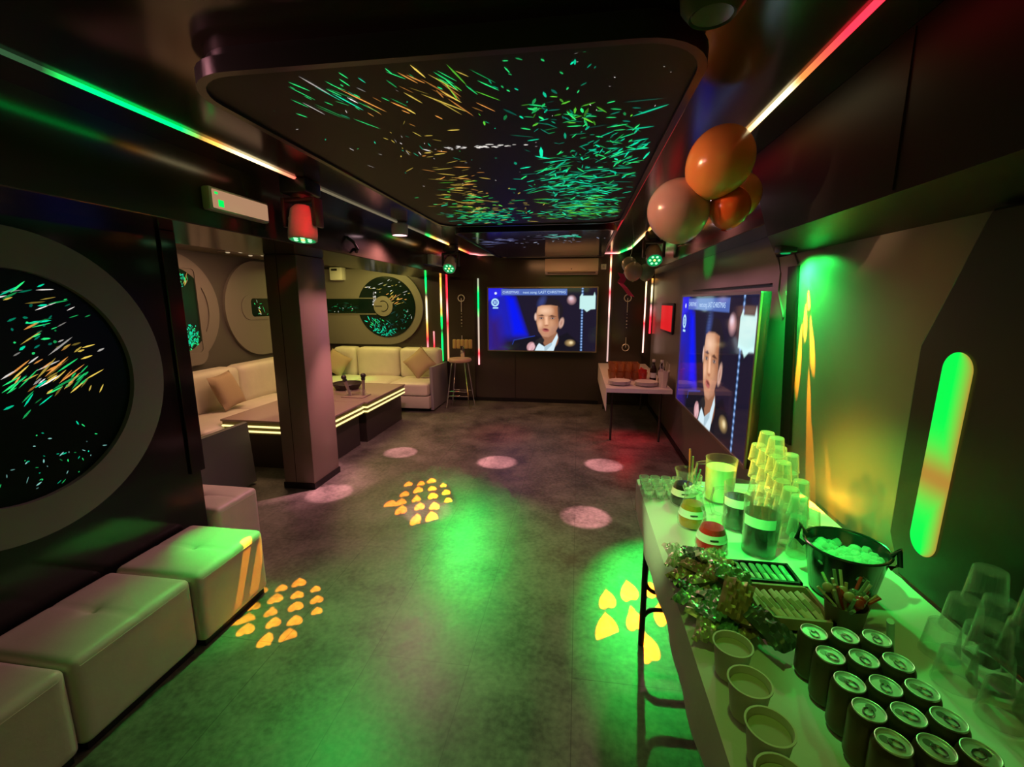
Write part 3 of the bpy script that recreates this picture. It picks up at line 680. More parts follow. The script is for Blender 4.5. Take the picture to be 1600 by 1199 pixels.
    put(sm(ell(.540, .665, .058, .030, .15), .014), (.42, .10, .09)); put(sm(ell(.542, .655, .040, .012, .15), .01), (.10, .015, .015))
    put(fa*sm(ell(.545, .715, .05, .012), .03), (.50, .22, .13))
    # hand and microphone
    put(sm(ell(.405, .935, .065, .075, .5), .02), (.72, .42, .45))
    for k in range(3): put(sm(np.abs(ell(.405, .935, .065-.016*k, .075, .5))-.003, .008)*(u < .42), (.40, .18, .2))
    put(sm(ell(.462, .86, .035, .06, .6), .015), (.015, .014, .018)); put(sm(ell(.50, .83, .05, .045), .015), (.02, .018, .02))
    # out of focus lamps
    put(sm(ell(.772, .19, .055, .055), .06), (.55, .30, .32)); put(sm(ell(.765, .165, .03, .025), .04), (.75, .6, .7))
    put(sm(ell(.765, .865, .06, .04), .05), (.45, .30, .12)); put(sm(ell(.775, .86, .025, .02), .03), (.85, .7, .4))
    # dotted light line
    for k in range(22):
        put(sm(ell(.868, .01+k*.046, .014, .017), .02), (.10, .26, .62)); put(sm(ell(.868, .01+k*.046, .007, .008), .012), (.45, .60, .9))
    # plain pale badge
    put(sm(poly([(.845, .14), (.865, .09), (.873, .125), (.965, .125), (.975, .07), (.985, .13), (.985, .33), (.945, .335), (.91, .375), (.885, .335), (.845, .325)]), .012), (.52, .80, .78))
    return np.clip(im, 0, 1)
PIC = paint()
def text_mesh(body, size, mtx, name, m, parent):
    cu = bpy.data.curves.new('t', 'FONT'); cu.body = body; cu.size = size; cu.align_x = 'LEFT'; cu.align_y = 'CENTER'
    ob = bpy.data.objects.new('t', cu); COL.objects.link(ob)
    me = bpy.data.meshes.new_from_object(ob.evaluated_get(bpy.context.evaluated_depsgraph_get()))
    bpy.data.objects.remove(ob)
    q = M(); q.bm.from_mesh(me); q.bm.transform(mtx); bpy.data.meshes.remove(me)
    return q.build(name, m, parent, smooth=False)
def television(label, o, ux, n, w, h):
    """o = lower left corner of the picture, ux = viewer's right, n = towards the viewer"""
    ux = Vector(ux); n = Vector(n); up = Vector((0, 0, 1)); o = Vector(o)
    F = frame(o, ux, up, n)
    t = thing('television', label, 'television', tuple(o+ux*w/2))
    M().ringplate(rrect(-.018, -.018, w+.018, h+.018, .01, 2), rrect(0, 0, w, h, .004, 2), .012, F @ Matrix.Translation((0, 0, -.004))).build('bezel', mat('tv_bezel', (.36, .31, .22), .3, metal=.7), t, smooth=False)
    b = M(); b.box((-.016, -.016, -.05), (w+.016, h+.016, -.004), .006, mtx=F); b.box((w*.25, h*.2, -.075), (w*.75, h*.8, -.045), .006, mtx=F)
    b.build('case', DARKPL, t)
    bm = bmesh.new(); g = [[bm.verts.new(F @ Vector((w*i/(NW-1), h*(1-j/(NH-1)), 0))) for i in range(NW)] for j in range(NH)]
    for j in range(NH-1):
        for i in range(NW-1): bm.faces.new((g[j+1][i], g[j+1][i+1], g[j][i+1], g[j][i]))
    q = M(); q.bm = bm
    cols = np.concatenate([PIC.reshape(-1, 3), np.ones((NW*NH, 1))], 1)
    sc = q.build('screen', emat('tv_picture', 'attr', 1.1, gloss=1), t, smooth=False, colors=cols)
    tm = emat('screen_text', (.55, .75, 1), 1.)
    G2 = lambda x, y: F @ Matrix.Translation((x*w, (1-y)*h, .0015))
    text_mesh('CHRISTMAS', h*.050, G2(.135, .068), 'screen_text', tm, sc)
    text_mesh('next song: LAST CHRISTMAS', h*.056, G2(.325, .068), 'screen_text', tm, sc)
    return t
television('television on the far wall below the air conditioner, showing a singer in a bow tie', (-1.42, FAR-.085, .865), (1, 0, 0), (0, -1, 0), 1.70, .98)
television('large television on the right wall above the drinks table, seen at a slant', (1.0, 4.60, .685), (0, -1, 0), (-1, 0, 0), 1.90, 1.0)
M_ = M().box((1.06, 3.4, 1.0), (WR-.001, 3.9, 1.35)); tag(M_.build('television_bracket', DARKPL), 'black bracket holding the large television to the right wall', 'bracket')

# ------------------------------------------------------------------ ottomans
def ottoman(x0, y0, x1, y1, label):
    t = thing('ottoman', label, 'ottoman', ((x0+x1)/2, (y0+y1)/2, 0), 'cream ottomans along the left wall')
    b = M().cushion((x0, y0, .03), (x1, y1, .385), .030, .012, tuft=True); b.build('upholstery', CREAM, t, angle=60)
    M().box((x0+.02, y0+.02, 0), (x1-.02, y1-.02, .032)).build('plinth', MATBLACK, t, smooth=False)
    s = M(); zz_ = .352
    s.tube([(x1-.003, y0+.03, zz_), (x1-.003, y1-.03, zz_)], .004, 6); s.tube([(x0+.03, y0+.003, zz_), (x1-.03, y0+.003, zz_)], .004, 6)
    s.build('piping', CREAM, t)
ottoman(-2.18, .60, -1.745, 1.125, 'cream ottoman nearest the camera, cut by the left edge of view')
ottoman(-2.18, 1.133, -1.745, 1.645, 'cream ottoman second from the camera, under the huge round screen')
ottoman(-2.18, 1.653, -1.725, 2.105, 'cream ottoman third from the camera, its top lit bright green')
ottoman(-2.70, 2.27, -2.163, 2.63, 'cream ottoman set back at the end of the black left wall, its top lit pink')

# ------------------------------------------------------------------ sectional sofa
t = thing('sectional_sofa', 'cream U shaped sectional sofa filling the recess', 'sofa', (-3.6, 5, 0))
bs = M()
bs.box((AL+.02, 2.7, .06), (-3.46, 7.1, .24), .01); bs.box((-3.5, 6.26, .06), (-2.16, 7.1, .24), .01); bs.box((-3.5, 2.7, .06), (-2.92, 3.46, .24), .01)
bs.build('base', mat('sofa_base', (.48, .44, .40), .5), t)
for (a, b) in ((2.75, 3.55), (3.56, 4.50), (4.51, 5.40), (5.41, 6.25)):
    M().cushion((AL+.26, a, .24), (-3.44, b, .44), .04, .02).build('seat_cushion', CREAM, t, angle=60)
for (a, b) in ((AL+.26, -3.45), (-3.44, -2.80), (-2.79, -2.18)):
    M().cushion((a, 6.26, .24), (b, 6.92, .44), .04, .02).build('seat_cushion', CREAM, t, angle=60)
M().cushion((-3.43, 2.95, .24), (-2.93, 3.5, .44), .04, .02).build('seat_cushion', CREAM, t, angle=60)
for (a, b) in ((2.9, 3.85), (3.86, 4.8), (4.81, 5.75), (5.76, 6.7)):
    M().cushion((AL+.04, a, .40), (AL+.30, b, .88), .07, .0).build('back_cushion', CREAM, t, angle=60)
for (a, b) in ((AL+.3, -3.60), (-3.59, -2.86), (-2.85, -2.18)):
    M().cushion((a, 6.86, .40), (b, 7.12, .90), .07, .0).build('back_cushion', CREAM, t, angle=60)
M().cushion((-4.0, 2.72, .40), (-2.93, 2.98, .85), .07, .0).build('back_cushion', CREAM, t, angle=60)
a1 = M().prism([(6.36, .02), (7.12, .02), (7.12, .66), (6.33, .68)], .05, FX(-2.17), .008); a1.build('arm', ARMG, t)
a2 = M().prism([(2.78, .02), (3.51, .02), (3.47, .59), (2.78, .59)], .05, FX(-2.93), .008); a2.build('arm', ARMG, t)
for (x, y) in ((-2.2, 6.4), (-2.95, 3.4), (-3.5, 6.3), (-4.2, 7.0), (-4.2, 2.8)):
    M().cyl((x, y, 0), (x, y, .07), .02, n=10).build('foot', MATBLACK, t)
def pillow(loc, rot, label, s=.36):
    bm = bmesh.new(); bmesh.ops.create_grid(bm, x_segments=12, y_segments=12, size=1)
    top = [v for v in bm.verts]
    for v in top:
        x, y = v.co.x, v.co.y; k = 1 - .06*(1-abs(x))*0 - .05*math.cos(x*PI/2)*abs(y)*0
        pin = 1-.07*(math.cos(x*PI/2)*abs(y)**4 + math.cos(y*PI/2)*abs(x)**4)
        v.co = Vector((x*pin*s/2, y*pin*s/2, .055*max(0, (1-x**4)*(1-y**4))**.6))
    g = bmesh.ops.duplicate(bm, geom=bm.faces[:])
    for e in g['geom']:
        if isinstance(e, bmesh.types.BMVert): e.co.z *= -1
    bmesh.ops.remove_doubles(bm, verts=bm.verts[:], dist=1e-4); bmesh.ops.recalc_face_normals(bm, faces=bm.faces[:])
    q = M(); q._add(bm, Matrix.Translation(loc) @ Euler(rot).to_matrix().to_4x4())
    return tag(q.build('pillow', CUSHION, angle=80), label, 'cushion', 'tan scatter cushions on the sofa')
pillow((-3.86, 4.40, .665), (R(12), R(68), R(20)), 'tan scatter cushion on the left run of the sofa, near the black wall end', .40)
pillow((-2.44, 6.68, .69), (R(62), R(45), R(-14)), 'tan scatter cushion leaning by the right arm of the sofa', .38)
pillow((-3.86, 6.72, .66), (R(66), R(30), R(10)), 'tan scatter cushion mostly hidden behind the pillar', .36)

# ------------------------------------------------------------------ coffee tables with lit edges
def coffee(y0, y1, x0, x1, label):
    t = thing('coffee_table', label, 'coffee table', ((x0+x1)/2, (y0+y1)/2, 0), 'coffee tables with lit edges')
    M().box((x0+.05, y0+.05, 0), (x1-.05, y1-.04, .36), .006).build('base', mat('table_base', (.035, .028, .024), .35), t, smooth=False)
    M().box((x0, y0, .478), (x1, y1, .50), .004).build('top', mat('table_top', (.33, .25, .22), .10), t, smooth=False)
    M().box((x0+.012, y0+.012, .36), (x1-.012, y1-.012, .478)).build('edge_band', mat('edge_band', (.20, .17, .05), .35), t, smooth=False)
    for z in (.385, .435):
        s = M(); s.box((x1-.013, y0+.01, z-.008), (x1-.002, y1-.01, z+.008)); s.box((x0+.01, y0+.002, z-.008), (x1-.002, y0+.013, z+.008))
        s.build('edge_light', emat('edge_glow', (1., .80, .32), 1.6), t, smooth=False)
coffee(3.82, 4.74, -3.47, -2.42, 'coffee table with yellow lit edges, nearer one half hidden by the pillar')
coffee(4.75, 5.90, -3.45, -2.38, 'coffee table with yellow lit edges, farther one holding the microphones')
t = thing('microphone_stand', 'clear desk holder for two microphones on the farther coffee table', 'microphone holder', (-2.66, 5.02, .50))
M().box((-2.80, 4.92, .50), (-2.52, 5.14, .512), .004).build('plate', mat('holder_plate', (.3, .22, .2), .15), t)
for p in ((-2.74, 5.0), (-2.58, 5.06)):
    M().lathe([(.034, .512), (.030, .58), (.028, .58), (.031, .513)], (*p, 0), 16).build('cup', CLEAR, t)
def mic(p0, p1, label):
    p0, p1 = Vector(p0), Vector(p1); d = p1-p0
    t = thing('microphone', label, 'microphone', tuple(p0))
    M().cyl(p0, p0+d*.72, .014, .021, 14).build('handle', mat('mic_handle', (.35, .30, .28), .3, metal=.6), t)
    M().cyl(p0+d*.68, p0+d*.78, .024, .026, 14).build('collar', DARKPL, t)
    M().sph(p0+d*.88, .032, n=16).build('grille', DARKPL, t)
mic((-2.72, 5.0, .515), (-2.79, 4.98, .77), 'microphone leaning left in the holder on the coffee table')
mic((-2.58, 5.06, .515), (-2.575, 5.07, .785), 'microphone standing upright in the holder on the coffee table')
t = thing('serving_bowl', 'dark low basket behind the microphones on the coffee table', 'basket', (-3.0, 5.45, .50))
M().lathe([(0, .502), (.14, .502), (.19, .575), (.183, .577), (.135, .512), (0, .512)], (-3.0, 5.45, 0), 28).build('bowl', mat('basket_dark', (.03, .02, .015), .6, bump=(80, .5)), t)
M().tube([(-3.0+.187*math.cos(2*PI*k/28), 5.45+.187*math.sin(2*PI*k/28), .577) for k in range(28)], .008, 6, True).build('rim', DARKPL, t)

# ------------------------------------------------------------------ bar stool
t = thing('bar_stool', 'chrome bar stool with a round tan seat by the far wall', 'bar stool', (-1.80, 6.72, 0))
c = (-1.80, 6.72)
M().lathe([(0, .715), (.165, .715), (.180, .73), (.180, .755), (.165, .772), (.10, .780), (0, .781)], (*c, 0), 36).build('seat', mat('stool_seat', (.52, .34, .26), .45), t)
for sx in (-1, 1):
    for sy in (-1, 1):
        M().tube([(c[0]+sx*.10, c[1]+sy*.10, .715), (c[0]+sx*.135, c[1]+sy*.135, .4), (c[0]+sx*.185, c[1]+sy*.17, 0)], .0115, 8).build('leg', CHROME, t)
for z, k in ((.20, .158), (.27, .150)):
    M().tube([(c[0]-k, c[1]-k, z), (c[0]+k, c[1]-k, z)], .009, 8).build('footrest', CHROME, t)
M().tube([(c[0]-.155, c[1]+.155, .24), (c[0]+.155, c[1]+.155, .24)], .009, 8).build('footrest', CHROME, t)
b = M()
for k in range(5): b.cushion((c[0]-.16+k*.064, c[1]+.16, .90), (c[0]-.16+k*.064+.062, c[1]+.20, 1.05), .018, 0)
b.build('backrest', mat('stool_back', (.50, .36, .14), .4), t, angle=60)
M().box((c[0]-.03, c[1]+.16, .75), (c[0]+.03, c[1]+.18, .95), .004).build('back_post', CHROME, t)

# ------------------------------------------------------------------ serving table at the far right
TZ = .68
t = thing('serving_table', 'small serving table in the far right corner under a white cloth', 'table', (.70, 6.1, 0))
M().box((.35, 5.06, TZ-.035), (1.04, 7.12, TZ-.004), .006).build('tabletop', GREYPL, t)
for (x, y) in ((.42, 5.3), (.98, 5.3), (.42, 6.9), (.98, 6.9)):
    M().cyl((x, y, 0), (x, y, TZ-.035), .014, n=10).build('leg', mat('leg_dark', (.06, .055, .05), .3, metal=.5), t)
tb = M(); tb.box((.335, 5.04, TZ-.004), (1.05, 7.13, TZ+.002)); tb.box((.333, 5.04, TZ-.26), (.341, 7.13, TZ)); tb.box((.335, 5.038, TZ-.045), (1.05, 5.045, TZ))
tag(tb.build('tablecloth', mat('pink_white_cloth', (.68, .60, .56), .7, bump=(10, .2)), smooth=False), 'white cloth on the far serving table, hanging low at its left side', 'tablecloth')

def tumbler_mesh(h=.08, r0=.034, r1=.026, z=0., inv=True):
    """clear ribbed tumbler standing upside down"""
    a = [(0, z+h), (r1*.92, z+h), (r1, z+h-.004), (r0, z+.004), (r0+.002, z), (r0-.001, z), (r1-.002, z+h-.006), (0, z+h-.006)]
    b = [(0, z), (r1*.92, z), (r1, z+.004), (r0, z+h-.002), (r0+.001, z+h), (r0-.002, z+h), (r1-.002, z+.008), (0, z+.008)]
    return M().lathe(a if inv else b, (0, 0, 0), 20, rib=.03)
amber = clear('amber_lit_plastic', (.92, .70, .45), .25, (.75, .42, .2))  # clear plastic, the amber light on it is put into its colour
proto = tag(tumbler_mesh(.10, .045, .034, inv=False).build('tumbler', amber), 'clear amber-lit tumbler among those massed on the far serving table', 'tumbler', 'amber-lit tumblers on the far serving table')
proto.location = (.44, 5.62, TZ+.003)
k = 0
for iz in range(2):
    for ix in range(5):
        for iy in range(3):
            if ix == iy == iz == 0: continue
            if iz == 1 and ix > 3: continue
            o = proto.copy(); COL.objects.link(o); o.location = (.44+ix*.094, 5.62+iy*.10, TZ+.003+iz*.102)
for (x, y, n_, lb) in ((.50, 5.30, 6, 'stack of white paper plates on the far serving table, left one'), (.80, 5.27, 6, 'stack of white paper plates on the far serving table, right one')):
    t = thing('plate_stack', lb, 'plates', (x, y, TZ+.002))
    for i in range(n_):
        z = TZ+.003+i*.007
        M().lathe([(0, z), (.08, z), (.125, z+.014), (.13, z+.015), (.125, z+.018), (.08, z+.005), (0, z+.005)], (x, y, 0), 32).build('plate', mat('plate_white', (.75, .66, .60), .5), t)
t = thing('paper_bag', 'white crumpled paper gift bag with string handles on the far serving table', 'paper bag', (.99, 5.22, TZ+.002))
bm = bmesh.new(); rg = random.Random(5); rows = []
for j, (z, hx, hy) in enumerate(((0, .045, .035), (.05, .05, .04), (.10, .058, .045), (.15, .066, .055), (.185, .062, .06))):
    rows.append([bm.verts.new((.975+hx*math.cos(2*PI*i/14)*(1+rg.uniform(-.12, .12)), 5.2+hy*math.sin(2*PI*i/14)*(1+rg.uniform(-.12, .12)), TZ+.003+z+(rg.uniform(-.02, .02) if j == 4 else 0))) for i in range(14)])
for a, b in zip(rows, rows[1:]):
    for i in range(14): bm.faces.new((a[i], a[(i+1) % 14], b[(i+1) % 14], b[i]))
bm.faces.new(rows[0][::-1]); q = M(); q.bm = bm; q.build('bag', mat('bag_paper', (.72, .62, .54), .7), t, angle=20)
for s in (-1, 1):
    M().tube([(.975+s*.045, 5.17, TZ+.17), (.975+s*.05, 5.16, TZ+.27), (.975+s*.02, 5.16, TZ+.30), (.975+s*.012, 5.17, TZ+.18)], .004, 6).build('handle', WHITEP, t)
for (x, y, lb) in ((.90, 5.45, 'dark bottle on the far serving table, left of the paper bag'), (.99, 5.42, 'dark bottle on the far serving table, right behind the paper bag')):
    t = thing('bottle', lb, 'bottle', (x, y, TZ+.002))
    M().lathe([(0, TZ+.003), (.036, TZ+.003), (.038, TZ+.02), (.038, TZ+.17), (.03, TZ+.20), (.016, TZ+.225), (.015, TZ+.27), (0, TZ+.27)], (x, y, 0), 20).build('body', mat('bottle_dark', (.03, .012, .01), .12), t)
    M().lathe([(.017, TZ+.255), (.019, TZ+.258), (.019, TZ+.285), (0, TZ+.287)], (x, y, 0), 16).build('cap', WHITEP, t)
    M().lathe([(.0385, TZ+.07), (.0385, TZ+.13)], (x, y, 0), 20).build('label', LABEL, t)
t = thing('fruit_glass', 'red glass jar of sweets on the far serving table', 'jar', (.75, 5.5, TZ+.002))
M().lathe([(0, TZ+.003), (.04, TZ+.003), (.046, TZ+.10), (.05, TZ+.16), (.047, TZ+.16), (.042, TZ+.1), (.036, TZ+.01), (0, TZ+.01)], (.78, 5.46, 0), 20).build('jar', clear('red_glass', (.9, .35, .3), .35, (.8, .1, .08)), t)
rg = random.Random(8); q = M()
for i in range(26): q.sph((.78+rg.uniform(-.028, .028), 5.46+rg.uniform(-.028, .028), TZ+.02+rg.uniform(0, .16)), .014, n=8)
o = q.build('sweets', mat('red_sweets', (.7, .05, .04), .3), t); o['kind'] = 'stuff'
# red patch on the right wall, built as a glowing square
t = thing('red_patch', 'glowing red square patch on the right wall end near the far corner', 'wall light', (1.1, 6.4, 1.4))
M().box((WR-.03, 5.55, 1.25), (WR-.002, 6.3, 1.62), .01).build('frame', DARKPL, t)
M().box((WR-.035, 5.58, 1.28), (WR-.028, 6.27, 1.59), .006).build('light', emat('red_square', (1, .015, .02), .7), t)

# ------------------------------------------------------------------ balloons
def balloon(c, r, color, label, sc=(1, 1, 1.08), rot=(0, 0, 0), name='balloon', trans=.0):
    t = thing(name, label, 'balloon', tuple(c), 'balloons under the right ceiling edge')
    m = mat('balloon_%.2f_%.2f_%.2f' % color, color, .22, sub=.35)
    E_ = Euler(rot).to_matrix().to_4x4()
    prof = []
    for i in range(25):
        a = PI*i/24; rr = math.sin(a); z = math.cos(a)
        k = 1 if z > 0 else 1 - .10*z*z
        prof.append((max(0, rr*k*r), (z if z > 0 else z*1.14)*r))
    prof[0] = (0, r); prof[-1] = (.006, -1.14*r)
    M().lathe(prof, tuple(c), 36, mtx=E_ @ Matrix.Diagonal((*sc, 1))).build('body', m, t, angle=80)
    M().lathe([(.006, -1.13*r*sc[2]), (.010, -1.17*r*sc[2]), (.018, -1.20*r*sc[2]), (.012, -1.20*r*sc[2])], tuple(c), 12, mtx=E_).build('knot', m, t)
ORB = (.80, .27, .08); PKB = (.62, .33, .33); RDB = (.78, .13, .03); GNB = (.42, .46, .30)
balloon((.512, 1.90, 2.165), .128, ORB, 'largest orange balloon, topmost of the cluster under the right ceiling edge', (.92, 1, .98), (R(20), R(28), 0))
balloon((.392, 2.0, 2.015), .122, PKB, 'pale pink balloon, leftmost of the cluster under the right ceiling edge', (1, 1, .98), (R(10), R(-12), 0))
balloon((.575, 1.95, 2.01), .075, RDB, 'small deep orange balloon, lowest of the near balloon cluster', (1, 1, 1), (R(10), R(8), 0))
balloon((.655, 2.12, 2.09), .090, (.82, .26, .10), 'orange balloon half hidden behind the others beside the black beam', (1, 1, 1.0))
balloon((.575, 5.55, 2.07), .085, GNB, 'small pale balloon on top of the far right balloon bunch', (1, 1, 1))
balloon((.62, 5.5, 1.99), .105, (.55, .45, .30), 'pale beige balloon in the middle of the far right balloon bunch', (1, 1, 1))
balloon((.77, 5.55, 1.98), .095, (.30, .42, .26), 'greenish balloon at the right of the far right balloon bunch', (1, 1, 1))
PINKF = mat('pink_foil', (.85, .06, .16), .25, metal=.3)
t = thing('foil_streamer', 'bright pink foil streamer hanging below the far balloon bunch', 'streamer', (.53, 5.4, 1.75))
q = M()
pts = [(.47, 5.42, 1.96), (.50, 5.40, 1.90), (.47, 5.39, 1.85), (.52, 5.40, 1.80), (.56, 5.40, 1.75), (.60, 5.41, 1.70)]
bm = bmesh.new(); L_ = [(bm.verts.new((x-.035, y, z+.01)), bm.verts.new((x+.035, y-.015, z-.01))) for x, y, z in pts]
for a, b in zip(L_, L_[1:]): bm.faces.new((a[0], a[1], b[1], b[0]))
g = bmesh.ops.extrude_face_region(bm, geom=bm.faces[:])
for v in [v for v in g['geom'] if isinstance(v, bmesh.types.BMVert)]: v.co.y += .004
bmesh.ops.recalc_face_normals(bm, faces=bm.faces[:])
q.bm = bm; q.build('foil', PINKF, t, smooth=False)
M().tube([(.50, 5.42, 1.95), (.56, 5.5, 2.1), (.60, 5.6, 2.2), (.62, 5.6, 2.35)], .003, 6).build('string', WHITEP, t)
# red ribbon loop hanging at the top right
t = thing('ribbon_loop', 'shiny red ribbon loop hanging from the ceiling at the top right', 'ribbon', (.75, .92, 2.2))
RIB = mat('red_ribbon', (.75, .02, .04), .2, metal=.2)
cx, cy, cz = .735, .85, 2.24
M().tube([(cx+.022*math.sin(a), cy, cz+.085*-math.cos(a)) for a in [2*PI*k/32 for k in range(32)]], .0075, 8, True).build('loop', RIB, t)
M().tube([(cx+.002, cy, cz-.085), (cx+.004, cy, cz-.12)], [.006, .003], 8).build('tail', RIB, t)
M().tube([(cx, cy, cz+.08), (cx, cy, ZC-.001)], .003, 6).build('string', RIB, t)

# ------------------------------------------------------------------ drinks table
TT = .75
t = thing('folding_table', 'long folding drinks table along the right wall', 'table', (.71, 1.3, 0))
M().box((.345, .32, TT-.045), (1.07, 2.225, TT-.005), .008).build('tabletop', GREYPL, t)
LG = mat('table_leg_black', (.02, .016, .012), .3, metal=.4)
M().tube([(.345, 1.99, 0), (.345, 1.99, .70)], .014, 10).build('leg', LG, t)
M().tube([(1.04, 1.99, 0), (1.04, 1.99, .70)], .014, 10).build('leg', LG, t)
M().tube([(.345, .55, 0), (.345, .55, .70)], .014, 10).build('leg', LG, t)
M().tube([(1.04, .55, 0), (1.04, .55, .70)], .014, 10).build('leg', LG, t)
for z0, z1 in ((.36, .285), (.125, .195)):
    arc = [(.345+.06*(1-math.cos(R(a))), 1.99, z0+(z1-z0)*math.sin(R(a))) for a in range(0, 91, 15)]
    arc += [(1.04-.06*(1-math.cos(R(a))), 1.99, z0+(z1-z0)*math.sin(R(a))) for a in range(90, -1, -15)]
    M().tube(arc, .010, 8).build('crossbar', LG, t)
# tablecloth: flat top, soft edge, left side and far end hanging 18 cm
bm = bmesh.new(); rg = random.Random(3); NX, NY = 26, 70; g = []
for j in range(NY+1):
    row = []
    y = .30 + 1.955*j/NY
    for i in range(NX+1):
        s = -.185 + (.745+.185)*i/NX          # arc coordinate from hem across the top
        wv = .006*math.sin(y*9+1.2) + .004*math.sin(y*23)
        if s < 0: x = .322 - .004*math.sin(-s*14) + wv*(-s/.185); z = TT + s*(1+.04*math.sin(y*5))
        else: x = .328 + s; z = TT + .0035*math.exp(-((y-2.05)/.012)**2) + .003*math.exp(-((y-1.35-.2*s)/.02)**2)
        if abs(s) < .02: z -= .003
        row.append(bm.verts.new((x, y, z)))
    g.append(row)
for j in range(NY):
    for i in range(NX): bm.faces.new((g[j][i], g[j][i+1], g[j+1][i+1], g[j+1][i]))
# far end drop
last = g[-1]; low = [bm.verts.new((v.co.x, v.co.y+.012, v.co.z-(.17 if v.co.z > TT-.03 else .0))) for v in last]
for i in range(NX): bm.faces.new((last[i], last[i+1], low[i+1], low[i]))
bmesh.ops.recalc_face_normals(bm, faces=bm.faces[:])
q = M(); q.bm = bm
o = tag(q.build('tablecloth', CLOTH, angle=60), 'pale cloth covering the long drinks table, hanging at its left side', 'tablecloth')
TZ2 = TT+.0045

# shot cups at the far end
shot = thing('shot_glass', '', 'shot glass', (0, 0, 0))
M().lathe([(0, .0), (.017, 0), (.018, .003), (.024, .038), (.0245, .040), (.0225, .040), (.0165, .006), (0, .006)], (0, 0, 0), 16).build('cup', clear('frosted_plastic', (.96, .98, .96), .28), shot)
M().lathe([(0, .020), (.019, .020), (.0195, .021)], (0, 0, 0), 16).build('drink', mat('pale_drink', (.55, .62, .42), .15), shot)
first = True; names = ['nearest', 'second', 'third', 'farthest']
for iy in range(4):
    for ix in range(4):
        lc = (.345+ix*.052, 2.015+iy*.052, TZ2)
        lb = 'small clear shot glass at the table far end, %s row, %s' % (names[iy], ('left end', 'second from left', 'third from left', 'right end')[ix])
        if first: o = shot; o.location = lc; o['label'] = lb; first = False
        else: o = dup(shot, lc, lb)
        o['group'] = 'shot glasses at the far end of the drinks table'

# carafes with coloured drinks
def carafe(x, y, col, label, h=.165, k=1., band=True, top=None):
    t = thing('carafe', label, 'carafe', (x, y, TZ2))
    z = TZ2; f = h/.165
    prof = [(0, 0), (.046*k, 0), (.053*k, .006*f), (.056*k, .03*f), (.050*k, .07*f), (.038*k, .105*f), (.033*k, .125*f), (.036*k, .145*f), (.044*k, .165*f)]
    M().lathe([(r, z+zz) for r, zz in prof] + [(.042*k, z+.165*f), (.034*k, z+.145*f), (.031*k, z+.125*f)], (x, y, 0), 28).build('glass', CLEARD, t)
    M().lathe([(0, z+.008), (.046*k, z+.008), (.0535*k, z+.03*f), (.0475*k, z+.07*f), (.0385*k, z+.098*f), (0, z+.098*f)], (x, y, 0), 28).build('drink', mat('drink_%.3f_%.3f' % col[:2], col, .12, coat=.5), t)
    if band:
        M().lathe([(.0462*k, z+.080*f), (.0535*k, z+.052*f)], (x, y, 0), 28).build('label', LABEL, t)
        for zb in (.066,): M().box((x-.02, y-.0530*k, z+(zb-.0015)*f), (x+.008, y-.0498*k, z+(zb+.0025)*f)).build('label_print', INK, t)
    return t
carafe(.485, 1.965, (.012, .008, .008), 'carafe of dark cola with a paper band, farthest of the carafes', .165)
carafe(.475, 1.765, (.42, .20, .02), 'carafe of orange juice with a paper band', .165)
carafe(.500, 1.585, (.62, .015, .015), 'carafe of red drink with a paper band, nearest of the carafes', .160)
# orange carafe's frilly topping
rg = random.Random(14); q = M()
for i in range(40):
    a = rg.uniform(0, 2*PI); r = rg.uniform(0, .034)
    q.box((-.006, -.006, -.002), (.006, .006, .002), mtx=Matrix.Translation((.475+r*math.cos(a), 1.765+r*math.sin(a), TZ2+.16+rg.uniform(-.02, .012))) @ Euler((rg.uniform(-1, 1), rg.uniform(-1, 1), rg.uniform(0, 6))).to_matrix().to_4x4())
o = q.build('crushed_ice', clear('ice', (.9, .95, .9), .5), bpy.data.objects['carafe.001']); o['kind'] = 'stuff'

def jug(x, y, r, h, fill, col, label, handle, band=True):
    t = thing('jug', label, 'jug', (x, y, TZ2)); z = TZ2
    M().lathe([(0, z), (r*.86, z), (r*.90, z+.006), (r, z+h-.004), (r*1.02, z+h), (r*.985, z+h), (r*.965, z+h-.006), (r*.87, z+.010), (0, z+.010)], (x, y, 0), 36).build('glass', CLEARD, t)
    M().lathe([(0, z+.011), (r*.86, z+.011), (r*(.87+.09*fill), z+h*fill), (0, z+h*fill)], (x, y, 0), 36).build('drink', mat('drink_'+label[:14], col, .10, coat=.4), t)
    a = R(handle); dx, dy = math.cos(a), math.sin(a)
    M().tube([(x+dx*r*.98, y+dy*r*.98, z+h*.85), (x+dx*(r+.035), y+dy*(r+.035), z+h*.80), (x+dx*(r+.045), y+dy*(r+.045), z+h*.5), (x+dx*(r+.03), y+dy*(r+.03), z+h*.25), (x+dx*r*.93, y+dy*r*.93, z+h*.2)], .008, 10).build('handle', CLEARD, t)
    if band:
        n_ = 14; bm = bmesh.new(); rows = []
        for zz in (h*.56, h*.74):
            rr = r*(.905+.1*zz/h)+.0012
            rows.append([bm.verts.new((x+rr*math.cos(R(190+i*7.5)), y+rr*math.sin(R(190+i*7.5)), z+zz)) for i in range(n_+1)])
        for i in range(n_): bm.faces.new((rows[0][i], rows[0][i+1], rows[1][i+1], rows[1][i]))
        bmesh.ops.recalc_face_normals(bm, faces=bm.faces[:]); q = M(); q.bm = bm; q.build('label', LABEL, t)
    return t
jug(.668, 1.60, .062, .205, .74, (.012, .010, .010), 'large straight jug of dark cola with a white label, nearest of the jugs', -25)
jug(.648, 1.775, .056, .185, .70, (.014, .012, .012), 'dark jug with a paper band standing behind the large cola jug', 160)
jug(.655, 2.03, .066, .200, .80, (.55, .70, .45), 'tall jug of pale clear drink at the far end of the drinks table', 160, False)

